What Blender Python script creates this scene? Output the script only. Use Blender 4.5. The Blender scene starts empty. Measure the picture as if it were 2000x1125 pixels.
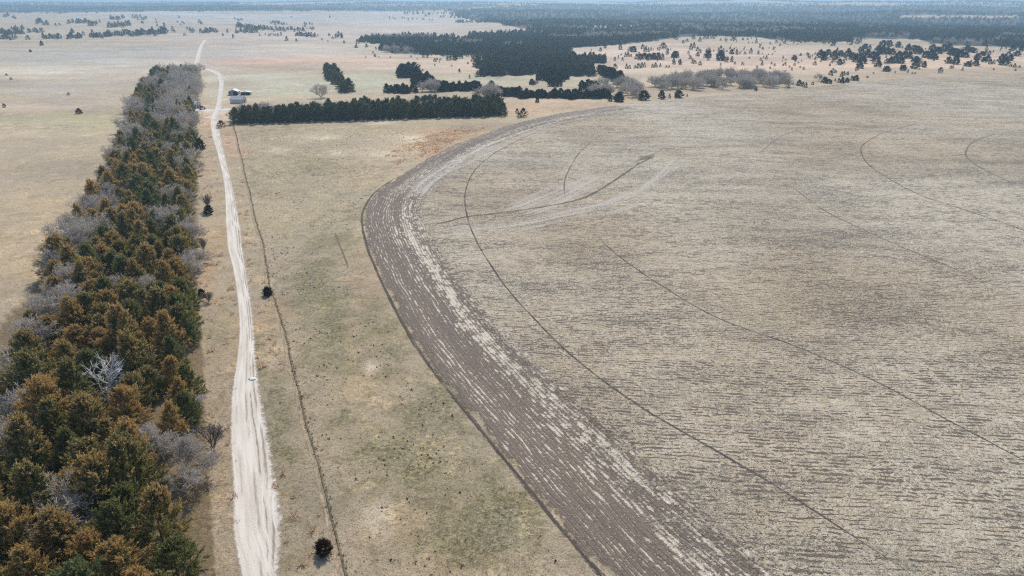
import bpy, math, random
import numpy as np
from mathutils import Vector

# ------------------------------------------------------------------ camera, sky, sun, exposure
sc = bpy.context.scene
col = sc.collection
F_PX, CAM_H, HORIZON_PY = 1333.0, 65.0, 2.0          # focal length in pixels of a 2000 px wide frame
PITCH = math.atan((562.5 - HORIZON_PY) / F_PX)
cam_d = bpy.data.cameras.new('camera')
cam_d.sensor_width = 36.0
cam_d.lens = F_PX / 2000.0 * 36.0
cam_d.clip_start = 0.5
cam_d.clip_end = 120000.0
cam = bpy.data.objects.new('camera', cam_d)
col.objects.link(cam)
cam.location = (0, 0, CAM_H)
cam.rotation_euler = (math.pi / 2 - PITCH, 0, 0)
sc.camera = cam

SUN_EL, SUN_AZ = math.radians(46), math.radians(4)    # azimuth from +Y towards +X: ahead of the camera
world = bpy.data.worlds.new('World')
sc.world = world
world.use_nodes = True
wn = world.node_tree.nodes
sky = wn.new('ShaderNodeTexSky')
sky.sky_type = 'NISHITA'
sky.sun_disc = False
sky.sun_elevation = SUN_EL
sky.sun_rotation = SUN_AZ
sky.altitude = 700
sky.air_density = 1.0
sky.dust_density = 1.5
bg = wn['Background']
bg.inputs['Strength'].default_value = 0.15
world.node_tree.links.new(sky.outputs['Color'], bg.inputs['Color'])
sun_d = bpy.data.lights.new('sun', 'SUN')
sun_d.energy = 3.4
sun_d.angle = math.radians(0.6)
sun_d.color = (1.0, 0.955, 0.89)
sun = bpy.data.objects.new('sun', sun_d)
col.objects.link(sun)
sd = Vector((math.sin(SUN_AZ) * math.cos(SUN_EL), math.cos(SUN_AZ) * math.cos(SUN_EL), math.sin(SUN_EL)))
sun.rotation_euler = sd.to_track_quat('Z', 'Y').to_euler()
sun.location = (0, 200, 300)

sc.view_settings.view_transform = 'Standard'
sc.view_settings.look = 'None'
sc.view_settings.exposure = 0.06
sc.view_settings.gamma = 1.0
sc.view_settings.use_curve_mapping = False
sc.render.engine = 'CYCLES'
sc.cycles.use_denoising = False
sc.cycles.filter_width = 1.2
sc.cycles.max_bounces = 4
sc.cycles.diffuse_bounces = 3
sc.cycles.transparent_max_bounces = 24
sc.cycles.volume_bounces = 0
sc.cycles.use_adaptive_sampling = False

# ------------------------------------------------------------------ helpers: terrain and plan positions
def sstep(a, b, x):
    t = np.clip((x - a) / (b - a), 0, 1)
    return t * t * (3 - 2 * t)

def terrain(x, y):
    x = np.asarray(x, float); y = np.asarray(y, float)
    d = np.hypot(x, y)
    n = (np.sin(x / 310 + 1.3 + 0.6 * np.sin(y / 420)) + np.sin(y / 260 + x / 900 + 0.4) + 0.6 * np.sin(x / 140 - y / 190))
    w = sstep(700, 1800, d) * (1 - (1 - sstep(950, 1350, y)) * sstep(-150, 120, x))
    far = sstep(2600, 6800, d) * (1 - 0.15 * sstep(9000, 30000, d))
    m = np.sin(x / 1500 + 0.7) + np.sin(x / 640 + y / 1700) + 0.7 * np.sin(y / 900 + x / 2300)
    return w * (2.2 + 3.2 * sstep(1500, 3200, d)) * n + far * (47 + 4.0 * m)

_s, _c = math.sin(PITCH), math.cos(PITCH)
def at(px, py, z=0.0):
    """Plan position (x, y) of the point seen in the photograph at px, py, z metres above the ground."""
    u = (px - 1000) / F_PX; v = (py - 562.5) / F_PX
    dx, dy, dz = u, _c - v * _s, -_s - v * _c
    t0 = (CAM_H - z) / (-dz) if dz < -1e-6 else 1e9
    if t0 * dy < 600:
        return (t0 * dx, t0 * dy)
    ts = np.geomspace(300, 60000, 900)
    g = CAM_H + ts * dz - terrain(ts * dx, ts * dy) - z
    k = np.argmax(g < 0) if (g < 0).any() else len(ts) - 1
    if k == 0: k = 1
    a, b = g[k - 1], g[k]
    f = a / (a - b) if a != b else 0
    t = ts[k - 1] + (ts[k] - ts[k - 1]) * min(max(f, 0), 1)
    return (t * dx, t * dy)

def gz(x, y):
    return float(terrain(x, y))

def px_per_m(x, y):
    return F_PX / (y * _c + CAM_H * _s)

def lin(r, g, b, k=1.0):
    f = lambda c: (c / 255 / 12.92 if c / 255 <= 0.04045 else ((c / 255 + 0.055) / 1.055) ** 2.4)
    return (f(r) * k, f(g) * k, f(b) * k, 1.0)

def in_poly(X, Y, poly):
    X = np.asarray(X); Y = np.asarray(Y)
    r = np.zeros(X.shape, bool)
    n = len(poly)
    j = n - 1
    for i in range(n):
        xi, yi = poly[i]; xj, yj = poly[j]
        if yi != yj:
            c = ((yi > Y) != (yj > Y)) & (X < (xj - xi) * (Y - yi) / (yj - yi) + xi)
            r ^= c
        j = i
    return r

def hnoise(x, y, s, seed):
    """smooth value noise"""
    x = np.asarray(x, float) / s + 1000; y = np.asarray(y, float) / s + 1000
    xi = np.floor(x).astype(np.int64); yi = np.floor(y).astype(np.int64)
    fx = x - xi; fy = y - yi
    fx = fx * fx * (3 - 2 * fx); fy = fy * fy * (3 - 2 * fy)
    def h(a, b):
        v = (a * 374761393 + b * 668265263 + seed * 974634777) & 0x7fffffff
        v = ((v ^ (v >> 13)) * 1274126177) & 0x7fffffff
        return (v ^ (v >> 16)) / 0x7fffffff
    return ((h(xi, yi) * (1 - fx) + h(xi + 1, yi) * fx) * (1 - fy) + (h(xi, yi + 1) * (1 - fx) + h(xi + 1, yi + 1) * fx) * fy)

def mesh_np(name, V, faces_flat, n_per, mat=None, attrs=None, smooth=False):
    """mesh from numpy arrays: all faces with n_per corners; attrs: {name: per-vertex floats}"""
    V = np.asarray(V, np.float32); Fc = np.asarray(faces_flat, np.int32).ravel()
    nf = len(Fc) // n_per
    me = bpy.data.meshes.new(name)
    me.vertices.add(len(V)); me.vertices.foreach_set('co', V.ravel())
    me.loops.add(len(Fc)); me.loops.foreach_set('vertex_index', Fc)
    me.polygons.add(nf)
    me.polygons.foreach_set('loop_start', np.arange(nf, dtype=np.int32) * n_per)
    me.polygons.foreach_set('loop_total', np.full(nf, n_per, np.int32))
    me.update(calc_edges=True)
    if smooth:
        me.polygons.foreach_set('use_smooth', np.ones(nf, bool))
    for k, a in (attrs or {}).items():
        a = np.asarray(a, np.float32)
        if a.ndim == 1:
            at_ = me.attributes.new(k, 'FLOAT', 'POINT'); at_.data.foreach_set('value', a)
        elif a.shape[1] == 3:
            at_ = me.attributes.new(k, 'FLOAT_VECTOR', 'POINT'); at_.data.foreach_set('vector', a.ravel())
        else:
            at_ = me.attributes.new(k, 'FLOAT_COLOR', 'POINT'); at_.data.foreach_set('color', a.ravel())
    if mat: me.materials.append(mat)
    return me

def link(name, data, parent=None, loc=None, rz=0.0, scale=None):
    o = bpy.data.objects.new(name, data)
    col.objects.link(o)
    if loc is not None: o.location = loc
    if rz: o.rotation_euler = (0, 0, rz)
    if scale is not None: o.scale = scale
    if parent: o.parent = parent
    return o

def tag(o, label=None, cat=None, group=None, kind=None):
    if label: o['label'] = label
    if cat: o['category'] = cat
    if group: o['group'] = group
    if kind: o['kind'] = kind
    return o

# ------------------------------------------------------------------ helpers: materials
class NT:
    def __init__(self, name):
        self.m = bpy.data.materials.new(name)
        self.m.use_nodes = True
        self.t = self.m.node_tree
        self.t.nodes.clear()
        self.out = self.t.nodes.new('ShaderNodeOutputMaterial')
    def n(self, typ, **kw):
        nd = self.t.nodes.new(typ)
        for k, v in kw.items(): setattr(nd, k, v)
        return nd
    def put(self, sock, v):
        if hasattr(v, 'is_output') or isinstance(v, bpy.types.NodeSocket): self.t.links.new(v, sock)
        else: sock.default_value = v
    def math(self, op, a, b=0.0, c=0.0, clamp=False):
        nd = self.n('ShaderNodeMath', operation=op, use_clamp=clamp)
        self.put(nd.inputs[0], a); self.put(nd.inputs[1], b); self.put(nd.inputs[2], c)
        return nd.outputs[0]
    def step(self, x, a, b, lo=0.0, hi=1.0):
        nd = self.n('ShaderNodeMapRange', interpolation_type='SMOOTHSTEP')
        for i, v in enumerate((x, a, b, lo, hi)): self.put(nd.inputs[i], v)
        return nd.outputs[0]
    def mix(self, f, a, b, blend='MIX'):
        nd = self.n('ShaderNodeMix', data_type='RGBA', blend_type=blend)
        self.put(nd.inputs[0], f); self.put(nd.inputs[6], a); self.put(nd.inputs[7], b)
        return nd.outputs[2]
    def attr(self, name):
        return self.n('ShaderNodeAttribute', attribute_name=name)
    def obj(self):
        return self.n('ShaderNodeTexCoord').outputs['Object']
    def xyz(self, v):
        nd = self.n('ShaderNodeSeparateXYZ'); self.put(nd.inputs[0], v); return nd.outputs
    def vec(self, x, y, z=0.0):
        nd = self.n('ShaderNodeCombineXYZ')
        for i, v in enumerate((x, y, z)): self.put(nd.inputs[i], v)
        return nd.outputs[0]
    def scale(self, v, s):
        nd = self.n('ShaderNodeVectorMath', operation='MULTIPLY')
        self.put(nd.inputs[0], v); nd.inputs[1].default_value = s if hasattr(s, '__len__') else (s, s, s)
        return nd.outputs[0]
    def noise(self, v, scale=1.0, detail=3.0, rough=0.55, dist=0.0):
        nd = self.n('ShaderNodeTexNoise')
        self.put(nd.inputs['Vector'], v); nd.inputs['Scale'].default_value = scale
        nd.inputs['Detail'].default_value = detail; nd.inputs['Roughness'].default_value = rough
        nd.inputs['Distortion'].default_value = dist
        return nd.outputs[0]
    def rnd(self):
        return self.n('ShaderNodeObjectInfo').outputs['Random']
    def bump(self, h, dist=0.1, strength=1.0):
        nd = self.n('ShaderNodeBump'); nd.inputs['Strength'].default_value = strength
        nd.inputs['Distance'].default_value = dist; self.put(nd.inputs['Height'], h)
        return nd.outputs[0]
    def diffuse(self, color, normal=None, rough=0.9, spec=0.2):
        b = self.n('ShaderNodeBsdfPrincipled')
        self.put(b.inputs['Base Color'], color); self.put(b.inputs['Roughness'], rough)
        b.inputs['Specular IOR Level'].default_value = spec
        if normal is not None: self.put(b.inputs['Normal'], normal)
        return b.outputs[0]
    def done(self, shader, alpha=None):
        if alpha is not None:
            tr = self.n('ShaderNodeBsdfTransparent'); mx = self.n('ShaderNodeMixShader')
            self.put(mx.inputs[0], alpha); self.put(mx.inputs[1], tr.outputs[0]); self.put(mx.inputs[2], shader)
            shader = mx.outputs[0]
        self.t.links.new(shader, self.out.inputs['Surface'])
        return self.m

# ------------------------------------------------------------------ materials
def mat_ground():
    t = NT('dry_pasture')
    p = t.obj()
    base = t.attr('tint').outputs['Color']
    grn = t.attr('green').outputs['Fac']
    ruf = t.attr('rough').outputs['Fac']
    big = t.noise(p, 0.03, 5, 0.6)
    mid = t.noise(p, 0.20, 6, 0.68, 0.8)
    fine = t.noise(p, 1.3, 6, 0.78, 0.5)
    grit = t.noise(p, 4.0, 4, 0.8)
    # grazed green patches with an uneven edge
    g = t.math('ADD', grn, t.math('MULTIPLY', t.math('SUBTRACT', mid, 0.5), 1.5))
    g = t.math('ADD', g, t.math('MULTIPLY', t.math('SUBTRACT', fine, 0.5), 1.2))
    g = t.step(g, 0.15, 0.75)
    gcol = t.mix(t.step(fine, 0.35, 0.65), lin(98, 95, 66), lin(172, 164, 126))
    c = t.mix(t.math('MULTIPLY', g, 0.74), t.mix(1.0, base, (1.02, 1.01, 0.97, 1), 'MULTIPLY'), gcol)
    # straw-coloured and thatch-dark mottling
    c = t.mix(t.step(big, 0.38, 0.62, 0, 0.6), c, t.mix(1.0, c, (1.14, 1.09, 0.98, 1), 'MULTIPLY'))
    c = t.mix(t.step(mid, 0.44, 0.64, 0, 0.7), c, t.mix(1.0, c, (0.80, 0.78, 0.72, 1), 'MULTIPLY'))
    c = t.mix(t.step(fine, 0.49, 0.36, 0, 0.85), c, t.mix(1.0, c, (0.62, 0.58, 0.52, 1), 'MULTIPLY'))
    d = t.math('MULTIPLY', t.step(grit, 0.46, 0.62), ruf)
    c = t.mix(t.math('MULTIPLY', d, 0.9), c, t.mix(1.0, c, (0.45, 0.41, 0.36, 1), 'MULTIPLY'))
    pale = t.math('MULTIPLY', t.step(t.noise(p, 0.11, 5, 0.7, 0.6), 0.52, 0.66), t.step(fine, 0.40, 0.56))
    c = t.mix(t.math('MULTIPLY', pale, 0.85), c, t.mix(1.0, c, (1.42, 1.36, 1.24, 1), 'MULTIPLY'))
    l = t.math('MULTIPLY', t.step(fine, 0.52, 0.66), 0.9)
    c = t.mix(l, c, t.mix(1.0, c, (1.32, 1.27, 1.18, 1), 'MULTIPLY'))
    h = t.math('ADD', t.math('MULTIPLY', fine, 0.8), t.math('MULTIPLY', grit, 0.5))
    return t.done(t.diffuse(c, t.bump(h, 0.35, 0.9)))

SOIL = lin(90, 79, 74)
SOIL2 = lin(124, 110, 102)
STRAW = lin(210, 197, 180)
STRAW2 = lin(182, 164, 132)
ROW = math.radians(-5.0)
def mat_field():
    t = NT('corn_stubble')
    p = t.obj()
    s = t.xyz(p)
    warp = t.math('MULTIPLY', t.math('SUBTRACT', t.noise(p, 0.010, 2), 0.5), 9.0)
    al = t.math('ADD', t.math('MULTIPLY', s[0], math.cos(ROW)), t.math('MULTIPLY', s[1], math.sin(ROW)))
    ac = t.math('ADD', t.math('ADD', t.math('MULTIPLY', s[0], -math.sin(ROW)), t.math('MULTIPLY', s[1], math.cos(ROW))), warp)
    ac = t.math('ADD', ac, t.math('MULTIPLY', t.math('SUBTRACT', t.noise(p, 0.35, 3), 0.5), 1.3))
    clump = t.noise(p, 1.9, 4, 0.7, 0.5)
    bits = t.noise(p, 5.5, 3, 0.75)
    big = t.noise(p, 0.016, 4, 0.6)
    mid = t.noise(t.vec(t.math('MULTIPLY', al, 0.035), t.math('MULTIPLY', ac, 0.10)), 1.0, 4, 0.65)
    # old planter rows: broken dashes of bare soil between the residue
    row = t.math('DIVIDE', ac, 0.90)
    dash = t.noise(t.vec(t.math('MULTIPLY', al, 0.34), t.math('MULTIPLY', t.math('FLOOR', row), 5.37)), 1.0, 3, 0.6)
    prof = t.math('ABSOLUTE', t.math('SUBTRACT', t.math('FRACT', row), 0.5))
    wid = t.math('ADD', t.step(dash, 0.45, 0.62, 0.0, 0.30), t.math('MULTIPLY', t.math('SUBTRACT', bits, 0.5), 0.35))
    wid = t.math('MULTIPLY', wid, t.step(mid, 0.38, 0.60, 0.55, 1.2))
    rows = t.step(t.math('SUBTRACT', wid, prof), -0.03, 0.05)
    # speckle of clods and bare soil gaps
    thr = t.math('ADD', 0.445, t.math('MULTIPLY', t.math('SUBTRACT', mid, 0.5), 0.17))
    thr = t.math('ADD', thr, t.math('MULTIPLY', t.math('SUBTRACT', big, 0.5), 0.12))
    speck = t.step(t.math('ADD', t.math('MULTIPLY', clump, 0.6), t.math('MULTIPLY', bits, 0.4)), t.math('ADD', thr, 0.03), t.math('SUBTRACT', thr, 0.03))
    dark = t.math('MAXIMUM', rows, speck)
    straw = t.mix(t.step(t.noise(p, 0.5, 5, 0.75), 0.36, 0.62), lin(208, 194, 168), lin(172, 153, 120))
    straw = t.mix(t.step(bits, 0.44, 0.62, 0, 0.85), straw, lin(228, 219, 201))
    straw = t.mix(t.step(t.noise(p, 0.007, 3), 0.40, 0.62, 0, 0.75), straw, t.mix(1.0, straw, (0.88, 0.80, 0.70, 1), 'MULTIPLY'))
    straw = t.mix(t.step(big, 0.40, 0.62, 0, 0.6), straw, t.mix(1.0, straw, (0.80, 0.78, 0.74, 1), 'MULTIPLY'))
    soil = t.mix(clump, lin(70, 60, 54), lin(112, 98, 87))
    c = t.mix(t.math('MULTIPLY', dark, 0.85), straw, soil)
    h = t.math('SUBTRACT', t.math('ADD', clump, t.math('MULTIPLY', bits, 0.5)), t.math('MULTIPLY', dark, 0.4))
    return t.done(t.diffuse(c, t.bump(h, 0.25, 0.9)))

def uvm(t):
    s = t.xyz(t.attr('uvm').outputs['Vector'])      # along, across (metres from the outer / left edge), share across
    return s[0], s[1], s[2]

def mat_headland():
    t = NT('worked_headland')
    p = t.obj(); a, e, f = uvm(t)
    clump = t.noise(p, 1.9, 4, 0.7, 0.4)
    bits = t.noise(p, 5.5, 3, 0.75)
    wob = t.math('MULTIPLY', t.math('SUBTRACT', t.noise(t.vec(t.math('MULTIPLY', a, 0.05), t.math('MULTIPLY', e, 0.2)), 1.0, 3, 0.6), 0.5), 2.4)
    ew = t.math('ADD', e, wob)
    row = t.math('DIVIDE', ew, 0.78)
    rid = t.math('FLOOR', row)
    dash = t.noise(t.vec(t.math('MULTIPLY', a, 0.30), t.math('MULTIPLY', rid, 7.13)), 1.0, 4, 0.65)
    pas = t.noise(t.vec(t.math('MULTIPLY', a, 0.012), t.math('MULTIPLY', e, 0.33), 4.0), 1.0, 2, 0.5)
    prof = t.math('ABSOLUTE', t.math('SUBTRACT', t.math('FRACT', row), 0.5))
    # chopped straw left in broken lines: few on the outer passes, most of the inner ones
    ee = t.math('ADD', e, t.math('MULTIPLY', t.math('SUBTRACT', t.noise(p, 0.05, 3), 0.5), 9.0))
    thr = t.step(ee, 7.0, 14.0, t.step(a, 300.0, 400.0, 0.50, 0.44), 0.42)
    thr = t.math('SUBTRACT', thr, t.math('MULTIPLY', t.math('SUBTRACT', pas, 0.5), 0.55))
    thr = t.math('ADD', thr, t.step(e, 0.3, 1.6, 0.12, 0.0))
    wid = t.step(t.math('ADD', dash, t.math('MULTIPLY', t.math('SUBTRACT', clump, 0.5), 0.75)), thr, t.math('ADD', thr, 0.22), 0.0, t.step(ee, 7.0, 15.0, 0.24, 0.60))
    wid = t.math('ADD', wid, t.math('MULTIPLY', t.math('SUBTRACT', bits, 0.5), 0.55))
    cover = t.step(t.math('SUBTRACT', wid, prof), -0.06, 0.08)
    fleck = t.step(t.math('ADD', t.math('MULTIPLY', bits, 0.6), t.math('MULTIPLY', clump, 0.4)), 0.565, 0.61)
    cover = t.math('MAXIMUM', cover, t.math('MULTIPLY', fleck, 0.8))
    straw = t.mix(t.step(clump, 0.42, 0.66), lin(224, 213, 194), lin(184, 168, 140))
    ridge = t.step(prof, 0.10, 0.45)
    soil = t.mix(t.math('ADD', t.math('MULTIPLY', ridge, 0.22), t.math('MULTIPLY', clump, 0.65)), lin(82, 71, 62), lin(146, 130, 115))
    soil = t.mix(t.step(pas, 0.42, 0.60, 0, 0.7), soil, t.mix(1.0, soil, (1.28, 1.25, 1.20, 1), 'MULTIPLY'))
    c = t.mix(cover, soil, straw)
    nz = t.math('SUBTRACT', t.noise(p, 0.6, 4, 0.7), 0.5)
    alpha = t.math('MULTIPLY', t.step(t.math('ADD', f, t.math('MULTIPLY', nz, 0.9)), 0.84, 0.66), t.step(t.math('ADD', t.math('ADD', e, t.math('MULTIPLY', nz, 4.0)), t.math('MULTIPLY', t.math('SUBTRACT', t.noise(p, 0.12, 3), 0.5), 5.0)), 0.3, 1.3))
    alpha = t.math('MAXIMUM', t.math('MULTIPLY', alpha, 1.0), 0.0)
    h = t.math('ADD', t.math('MULTIPLY', clump, 0.8), t.math('ADD', t.math('MULTIPLY', ridge, 0.25), t.math('MULTIPLY', bits, 0.6)))
    return t.done(t.diffuse(c, t.bump(h, 0.25, 0.9)), alpha)

def mat_strip(name, c1, c2, ragged=0.6, sc_a=0.2, sc_e=1.5, soft=0.35, keep=1.0, fine=2.5, fade=1.0, gaps=0.0):
    """a strip of ground whose edges fray: share across f runs 0..1"""
    t = NT(name)
    p = t.obj(); a, e, f = uvm(t)
    st = t.noise(t.vec(t.math('MULTIPLY', a, sc_a), t.math('MULTIPLY', e, sc_e)), 1.0, 4, 0.65)
    fn = t.noise(p, fine, 4, 0.7)
    v = t.math('ADD', t.math('MULTIPLY', st, 0.6), t.math('MULTIPLY', fn, 0.4))
    c = t.mix(t.step(v, 0.38, 0.62), c1, c2)
    side = t.math('MULTIPLY', t.math('ABSOLUTE', t.math('SUBTRACT', f, 0.5)), 2.0)
    al = t.math('SUBTRACT', t.math('SUBTRACT', 1.0, side), t.math('MULTIPLY', t.math('SUBTRACT', v, 0.5), ragged * 4))
    en = t.math('ADD', t.attr('ends').outputs['Fac'], t.math('MULTIPLY', t.math('SUBTRACT', v, 0.5), 30.0))
    al = t.math('SUBTRACT', al, t.step(en, 0.0, fade, 0.9, 0.0))
    al = t.math('SUBTRACT', al, t.step(t.noise(p, 0.09, 2), 0.5, 0.75, 0.0, gaps))
    al = t.math('MULTIPLY', t.step(al, 0.05, 0.05 + soft), keep)
    return t.done(t.diffuse(c, t.bump(v, 0.15, 0.7)), al)

def mat_streaks(name, c1, c2, thr=0.5, period=1.2, fade=20.0):
    """thin broken lines of straw (or soil) drawn out along a pass of the machine; the field shows between them"""
    t = NT(name)
    p = t.obj(); a, e, f = uvm(t)
    clump = t.noise(p, 1.6, 4, 0.7, 0.4); bits = t.noise(p, 5.0, 3, 0.75)
    wob = t.math('MULTIPLY', t.math('SUBTRACT', t.noise(t.vec(t.math('MULTIPLY', a, 0.03), t.math('MULTIPLY', e, 0.2)), 1.0, 3, 0.6), 0.5), 4.0)
    row = t.math('DIVIDE', t.math('ADD', e, wob), period)
    dash = t.noise(t.vec(t.math('MULTIPLY', a, 0.06), t.math('MULTIPLY', t.math('FLOOR', row), 7.13)), 1.0, 4, 0.65)
    prof = t.math('ABSOLUTE', t.math('SUBTRACT', t.math('FRACT', row), 0.5))
    side = t.math('MULTIPLY', t.math('ABSOLUTE', t.math('SUBTRACT', f, 0.5)), 2.0)
    th = t.math('ADD', thr, t.step(side, 0.4, 1.0, 0.0, 0.30))
    th = t.math('ADD', th, t.step(t.attr('ends').outputs['Fac'], 0.0, fade, 0.28, 0.0))
    w = t.step(t.math('ADD', dash, t.math('MULTIPLY', t.math('SUBTRACT', clump, 0.5), 0.5)), th, t.math('ADD', th, 0.16), 0.0, 0.5)
    w = t.math('ADD', w, t.math('MULTIPLY', t.math('SUBTRACT', bits, 0.5), 0.3))
    al = t.step(t.math('SUBTRACT', w, prof), -0.04, 0.08)
    return t.done(t.diffuse(t.mix(clump, c1, c2), t.bump(bits, 0.15, 0.7)), al)

def mat_wash(name, c1, c2, thr=0.47, fade=20.0):
    """a swath where the residue lies thicker: speckled straw, thinning out to the sides and ends"""
    t = NT(name)
    p = t.obj(); a, e, f = uvm(t)
    clump = t.noise(p, 1.5, 4, 0.7, 0.4); bits = t.noise(p, 5.0, 3, 0.75)
    lane = t.noise(t.vec(t.math('MULTIPLY', a, 0.02), t.math('MULTIPLY', e, 0.6)), 1.0, 3, 0.6)
    side = t.math('MULTIPLY', t.math('ABSOLUTE', t.math('SUBTRACT', f, 0.5)), 2.0)
    th = t.math('ADD', thr, t.step(side, 0.2, 1.0, 0.0, 0.26))
    th = t.math('ADD', th, t.step(t.attr('ends').outputs['Fac'], 0.0, fade, 0.24, 0.0))
    th = t.math('SUBTRACT', th, t.math('MULTIPLY', t.math('SUBTRACT', lane, 0.5), 0.55))
    v = t.math('ADD', t.math('MULTIPLY', clump, 0.55), t.math('MULTIPLY', bits, 0.45))
    al = t.math('MULTIPLY', t.step(v, th, t.math('ADD', th, 0.10)), 0.8)
    return t.done(t.diffuse(t.mix(clump, c1, c2), t.bump(bits, 0.15, 0.7)), al)

def mat_road():
    t = NT('pale_gravel')
    p = t.obj(); a, e, f = uvm(t)
    wob = t.math('MULTIPLY', t.math('SUBTRACT', t.noise(t.vec(t.math('MULTIPLY', a, 0.035), 0.0), 1.0, 3, 0.6), 0.5), 0.22)
    n2 = t.noise(t.vec(t.math('MULTIPLY', a, 0.5), t.math('MULTIPLY', e, 3.0)), 1.0, 4, 0.65)
    n3 = t.noise(t.vec(t.math('MULTIPLY', a, 0.08), t.math('MULTIPLY', e, 1.2)), 1.0, 4, 0.6)
    g = t.noise(p, 6.0, 4, 0.75)
    c = t.mix(t.step(n3, 0.36, 0.62), lin(222, 211, 195), lin(198, 184, 164))
    c = t.mix(t.step(g, 0.42, 0.62, 0, 0.6), c, lin(234, 226, 213))
    fw = t.math('ADD', f, wob)
    def line(c_, f0, w, dk, amt, lo, hi):
        d = t.math('ABSOLUTE', t.math('SUBTRACT', fw, f0))
        k = t.math('MULTIPLY', t.step(t.math('ADD', d, t.math('MULTIPLY', t.math('SUBTRACT', n2, 0.5), 0.10)), w, 0.0), t.step(n3, lo, hi))
        return t.mix(t.math('MULTIPLY', k, amt), c_, dk)
    c = line(c, 0.50, 0.05, lin(150, 137, 118), 0.7, 0.38, 0.55)
    c = line(c, 0.66, 0.035, lin(128, 114, 98), 0.8, 0.42, 0.55)
    c = line(c, 0.80, 0.06, lin(140, 126, 104), 0.85, 0.36, 0.52)
    c = line(c, 0.22, 0.04, lin(176, 163, 146), 0.5, 0.45, 0.6)
    nz = t.math('MULTIPLY', t.math('SUBTRACT', t.noise(p, 1.1, 5, 0.75), 0.5), 0.42)
    fl = t.math('ADD', f, t.math('MULTIPLY', nz, t.step(f, 0.3, 0.9, 0.35, 1.2)))
    al = t.math('MULTIPLY', t.step(fl, 0.0, 0.07), t.step(fl, 1.0, 0.86))
    return t.done(t.diffuse(c, t.bump(t.math('ADD', g, n2), 0.06, 0.7), 0.8, 0.2), al)

def mat_leaf(name, green1, green2, tip1, tip2, amount=0.5, transl=0.25, by_colour=False):
    """conifer sprays: inner foliage green, winter-bronzed or pollen-laden tips; amount varies from tree to tree"""
    t = NT(name)
    tip = t.attr('tip').outputs['Fac']
    lr = t.attr('leafrand').outputs['Fac']
    r = t.rnd()
    g = t.mix(lr, green1, green2)
    g = t.mix(t.step(r, 0.6, 1.0, 0, 0.5), g, t.mix(1.0, g, (0.75, 0.95, 1.15, 1), 'MULTIPLY'))
    o = t.mix(lr, tip1, tip2)
    amt = t.step(t.math('FRACT', t.math('MULTIPLY', r, 7.31)), 0.0, 1.0, -0.32 + amount * 0.4, amount)
    if by_colour:
        amt = t.xyz(t.n('ShaderNodeObjectInfo').outputs['Color'])[0]
    f = t.step(t.math('ADD', tip, t.math('MULTIPLY', t.math('SUBTRACT', lr, 0.5), 0.5)), t.math('SUBTRACT', 1.05, amt), t.math('SUBTRACT', 1.45, amt))
    c = t.mix(f, g, o)
    d = t.n('ShaderNodeBsdfDiffuse'); t.put(d.inputs[0], c)
    tr = t.n('ShaderNodeBsdfTranslucent'); t.put(tr.inputs[0], c)
    mx = t.n('ShaderNodeMixShader'); mx.inputs[0].default_value = transl
    t.t.links.new(d.outputs[0], mx.inputs[1]); t.t.links.new(tr.outputs[0], mx.inputs[2])
    return t.done(mx.outputs[0])

def mat_blade(name, c1, c2, scale=0.3, transl=0.5):
    """grass and dead leaves: thin enough for the sun to glow through"""
    t = NT(name)
    c = t.mix(t.step(t.noise(t.obj(), scale, 4, 0.7), 0.35, 0.65), c1, c2)
    d = t.n('ShaderNodeBsdfDiffuse'); t.put(d.inputs[0], c)
    tr = t.n('ShaderNodeBsdfTranslucent'); t.put(tr.inputs[0], c)
    mx = t.n('ShaderNodeMixShader'); mx.inputs[0].default_value = transl
    t.t.links.new(d.outputs[0], mx.inputs[1]); t.t.links.new(tr.outputs[0], mx.inputs[2])
    return t.done(mx.outputs[0])

def mat_plain(name, c1, c2, scale=3.0, rough=0.85, spec=0.2, vary=0.0):
    t = NT(name)
    n = t.noise(t.obj(), scale, 4, 0.65)
    c = t.mix(t.step(n, 0.3, 0.7), c1, c2)
    if vary:
        c = t.mix(t.math('MULTIPLY', t.rnd(), vary), c, t.mix(1.0, c, (0.6, 0.58, 0.58, 1), 'MULTIPLY'))
    return t.done(t.diffuse(c, None, rough, spec))

M = {}
M['ground'] = mat_ground()
M['field'] = mat_field()
M['headland'] = mat_headland()
M['road'] = mat_road()
M['drive'] = mat_strip('gravel_drive', lin(228, 220, 208), lin(205, 192, 174), 0.35, 0.3, 1.0, 0.4)
M['rut'] = mat_strip('wheel_rut_soil', lin(74, 65, 61), lin(100, 90, 84), 1.0, 0.12, 2.5, 0.7, 0.9, fade=30.0, gaps=0.45)
M['rut_faint'] = mat_strip('faint_wheel_rut', lin(100, 90, 84), lin(140, 128, 116), 0.9, 0.06, 2.0, 0.6, 0.7, fade=25.0, gaps=0.5)
M['grassway'] = mat_strip('terrace_grass', lin(88, 82, 68), lin(124, 113, 96), 1.1, 0.1, 1.0, 0.8, 0.72, fade=15.0, gaps=0.35)
M['strawband'] = mat_wash('straw_windrow', lin(196, 183, 166), lin(222, 211, 195), 0.445)
M['soilband'] = mat_strip('bare_soil_band', lin(100, 89, 85), lin(134, 121, 113), 1.0, 0.05, 0.5, 0.9, 0.55, fade=25.0, gaps=.3)
M['trail'] = mat_strip('trodden_path', lin(184, 164, 136), lin(134, 114, 90), 0.8, 0.5, 2.0, 0.5, gaps=0.4)
M['bank'] = mat_strip('dark_grass_bank', lin(98, 88, 68), lin(138, 124, 96), 0.6, 0.4, 2.0, 0.4)
M['cedar'] = mat_leaf('cedar_sprays', (0.115, 0.135, 0.048, 1), (0.33, 0.325, 0.115, 1), (0.50, 0.31, 0.105, 1), (0.72, 0.50, 0.22, 1), 0.62, by_colour=True, transl=0.42)
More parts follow.
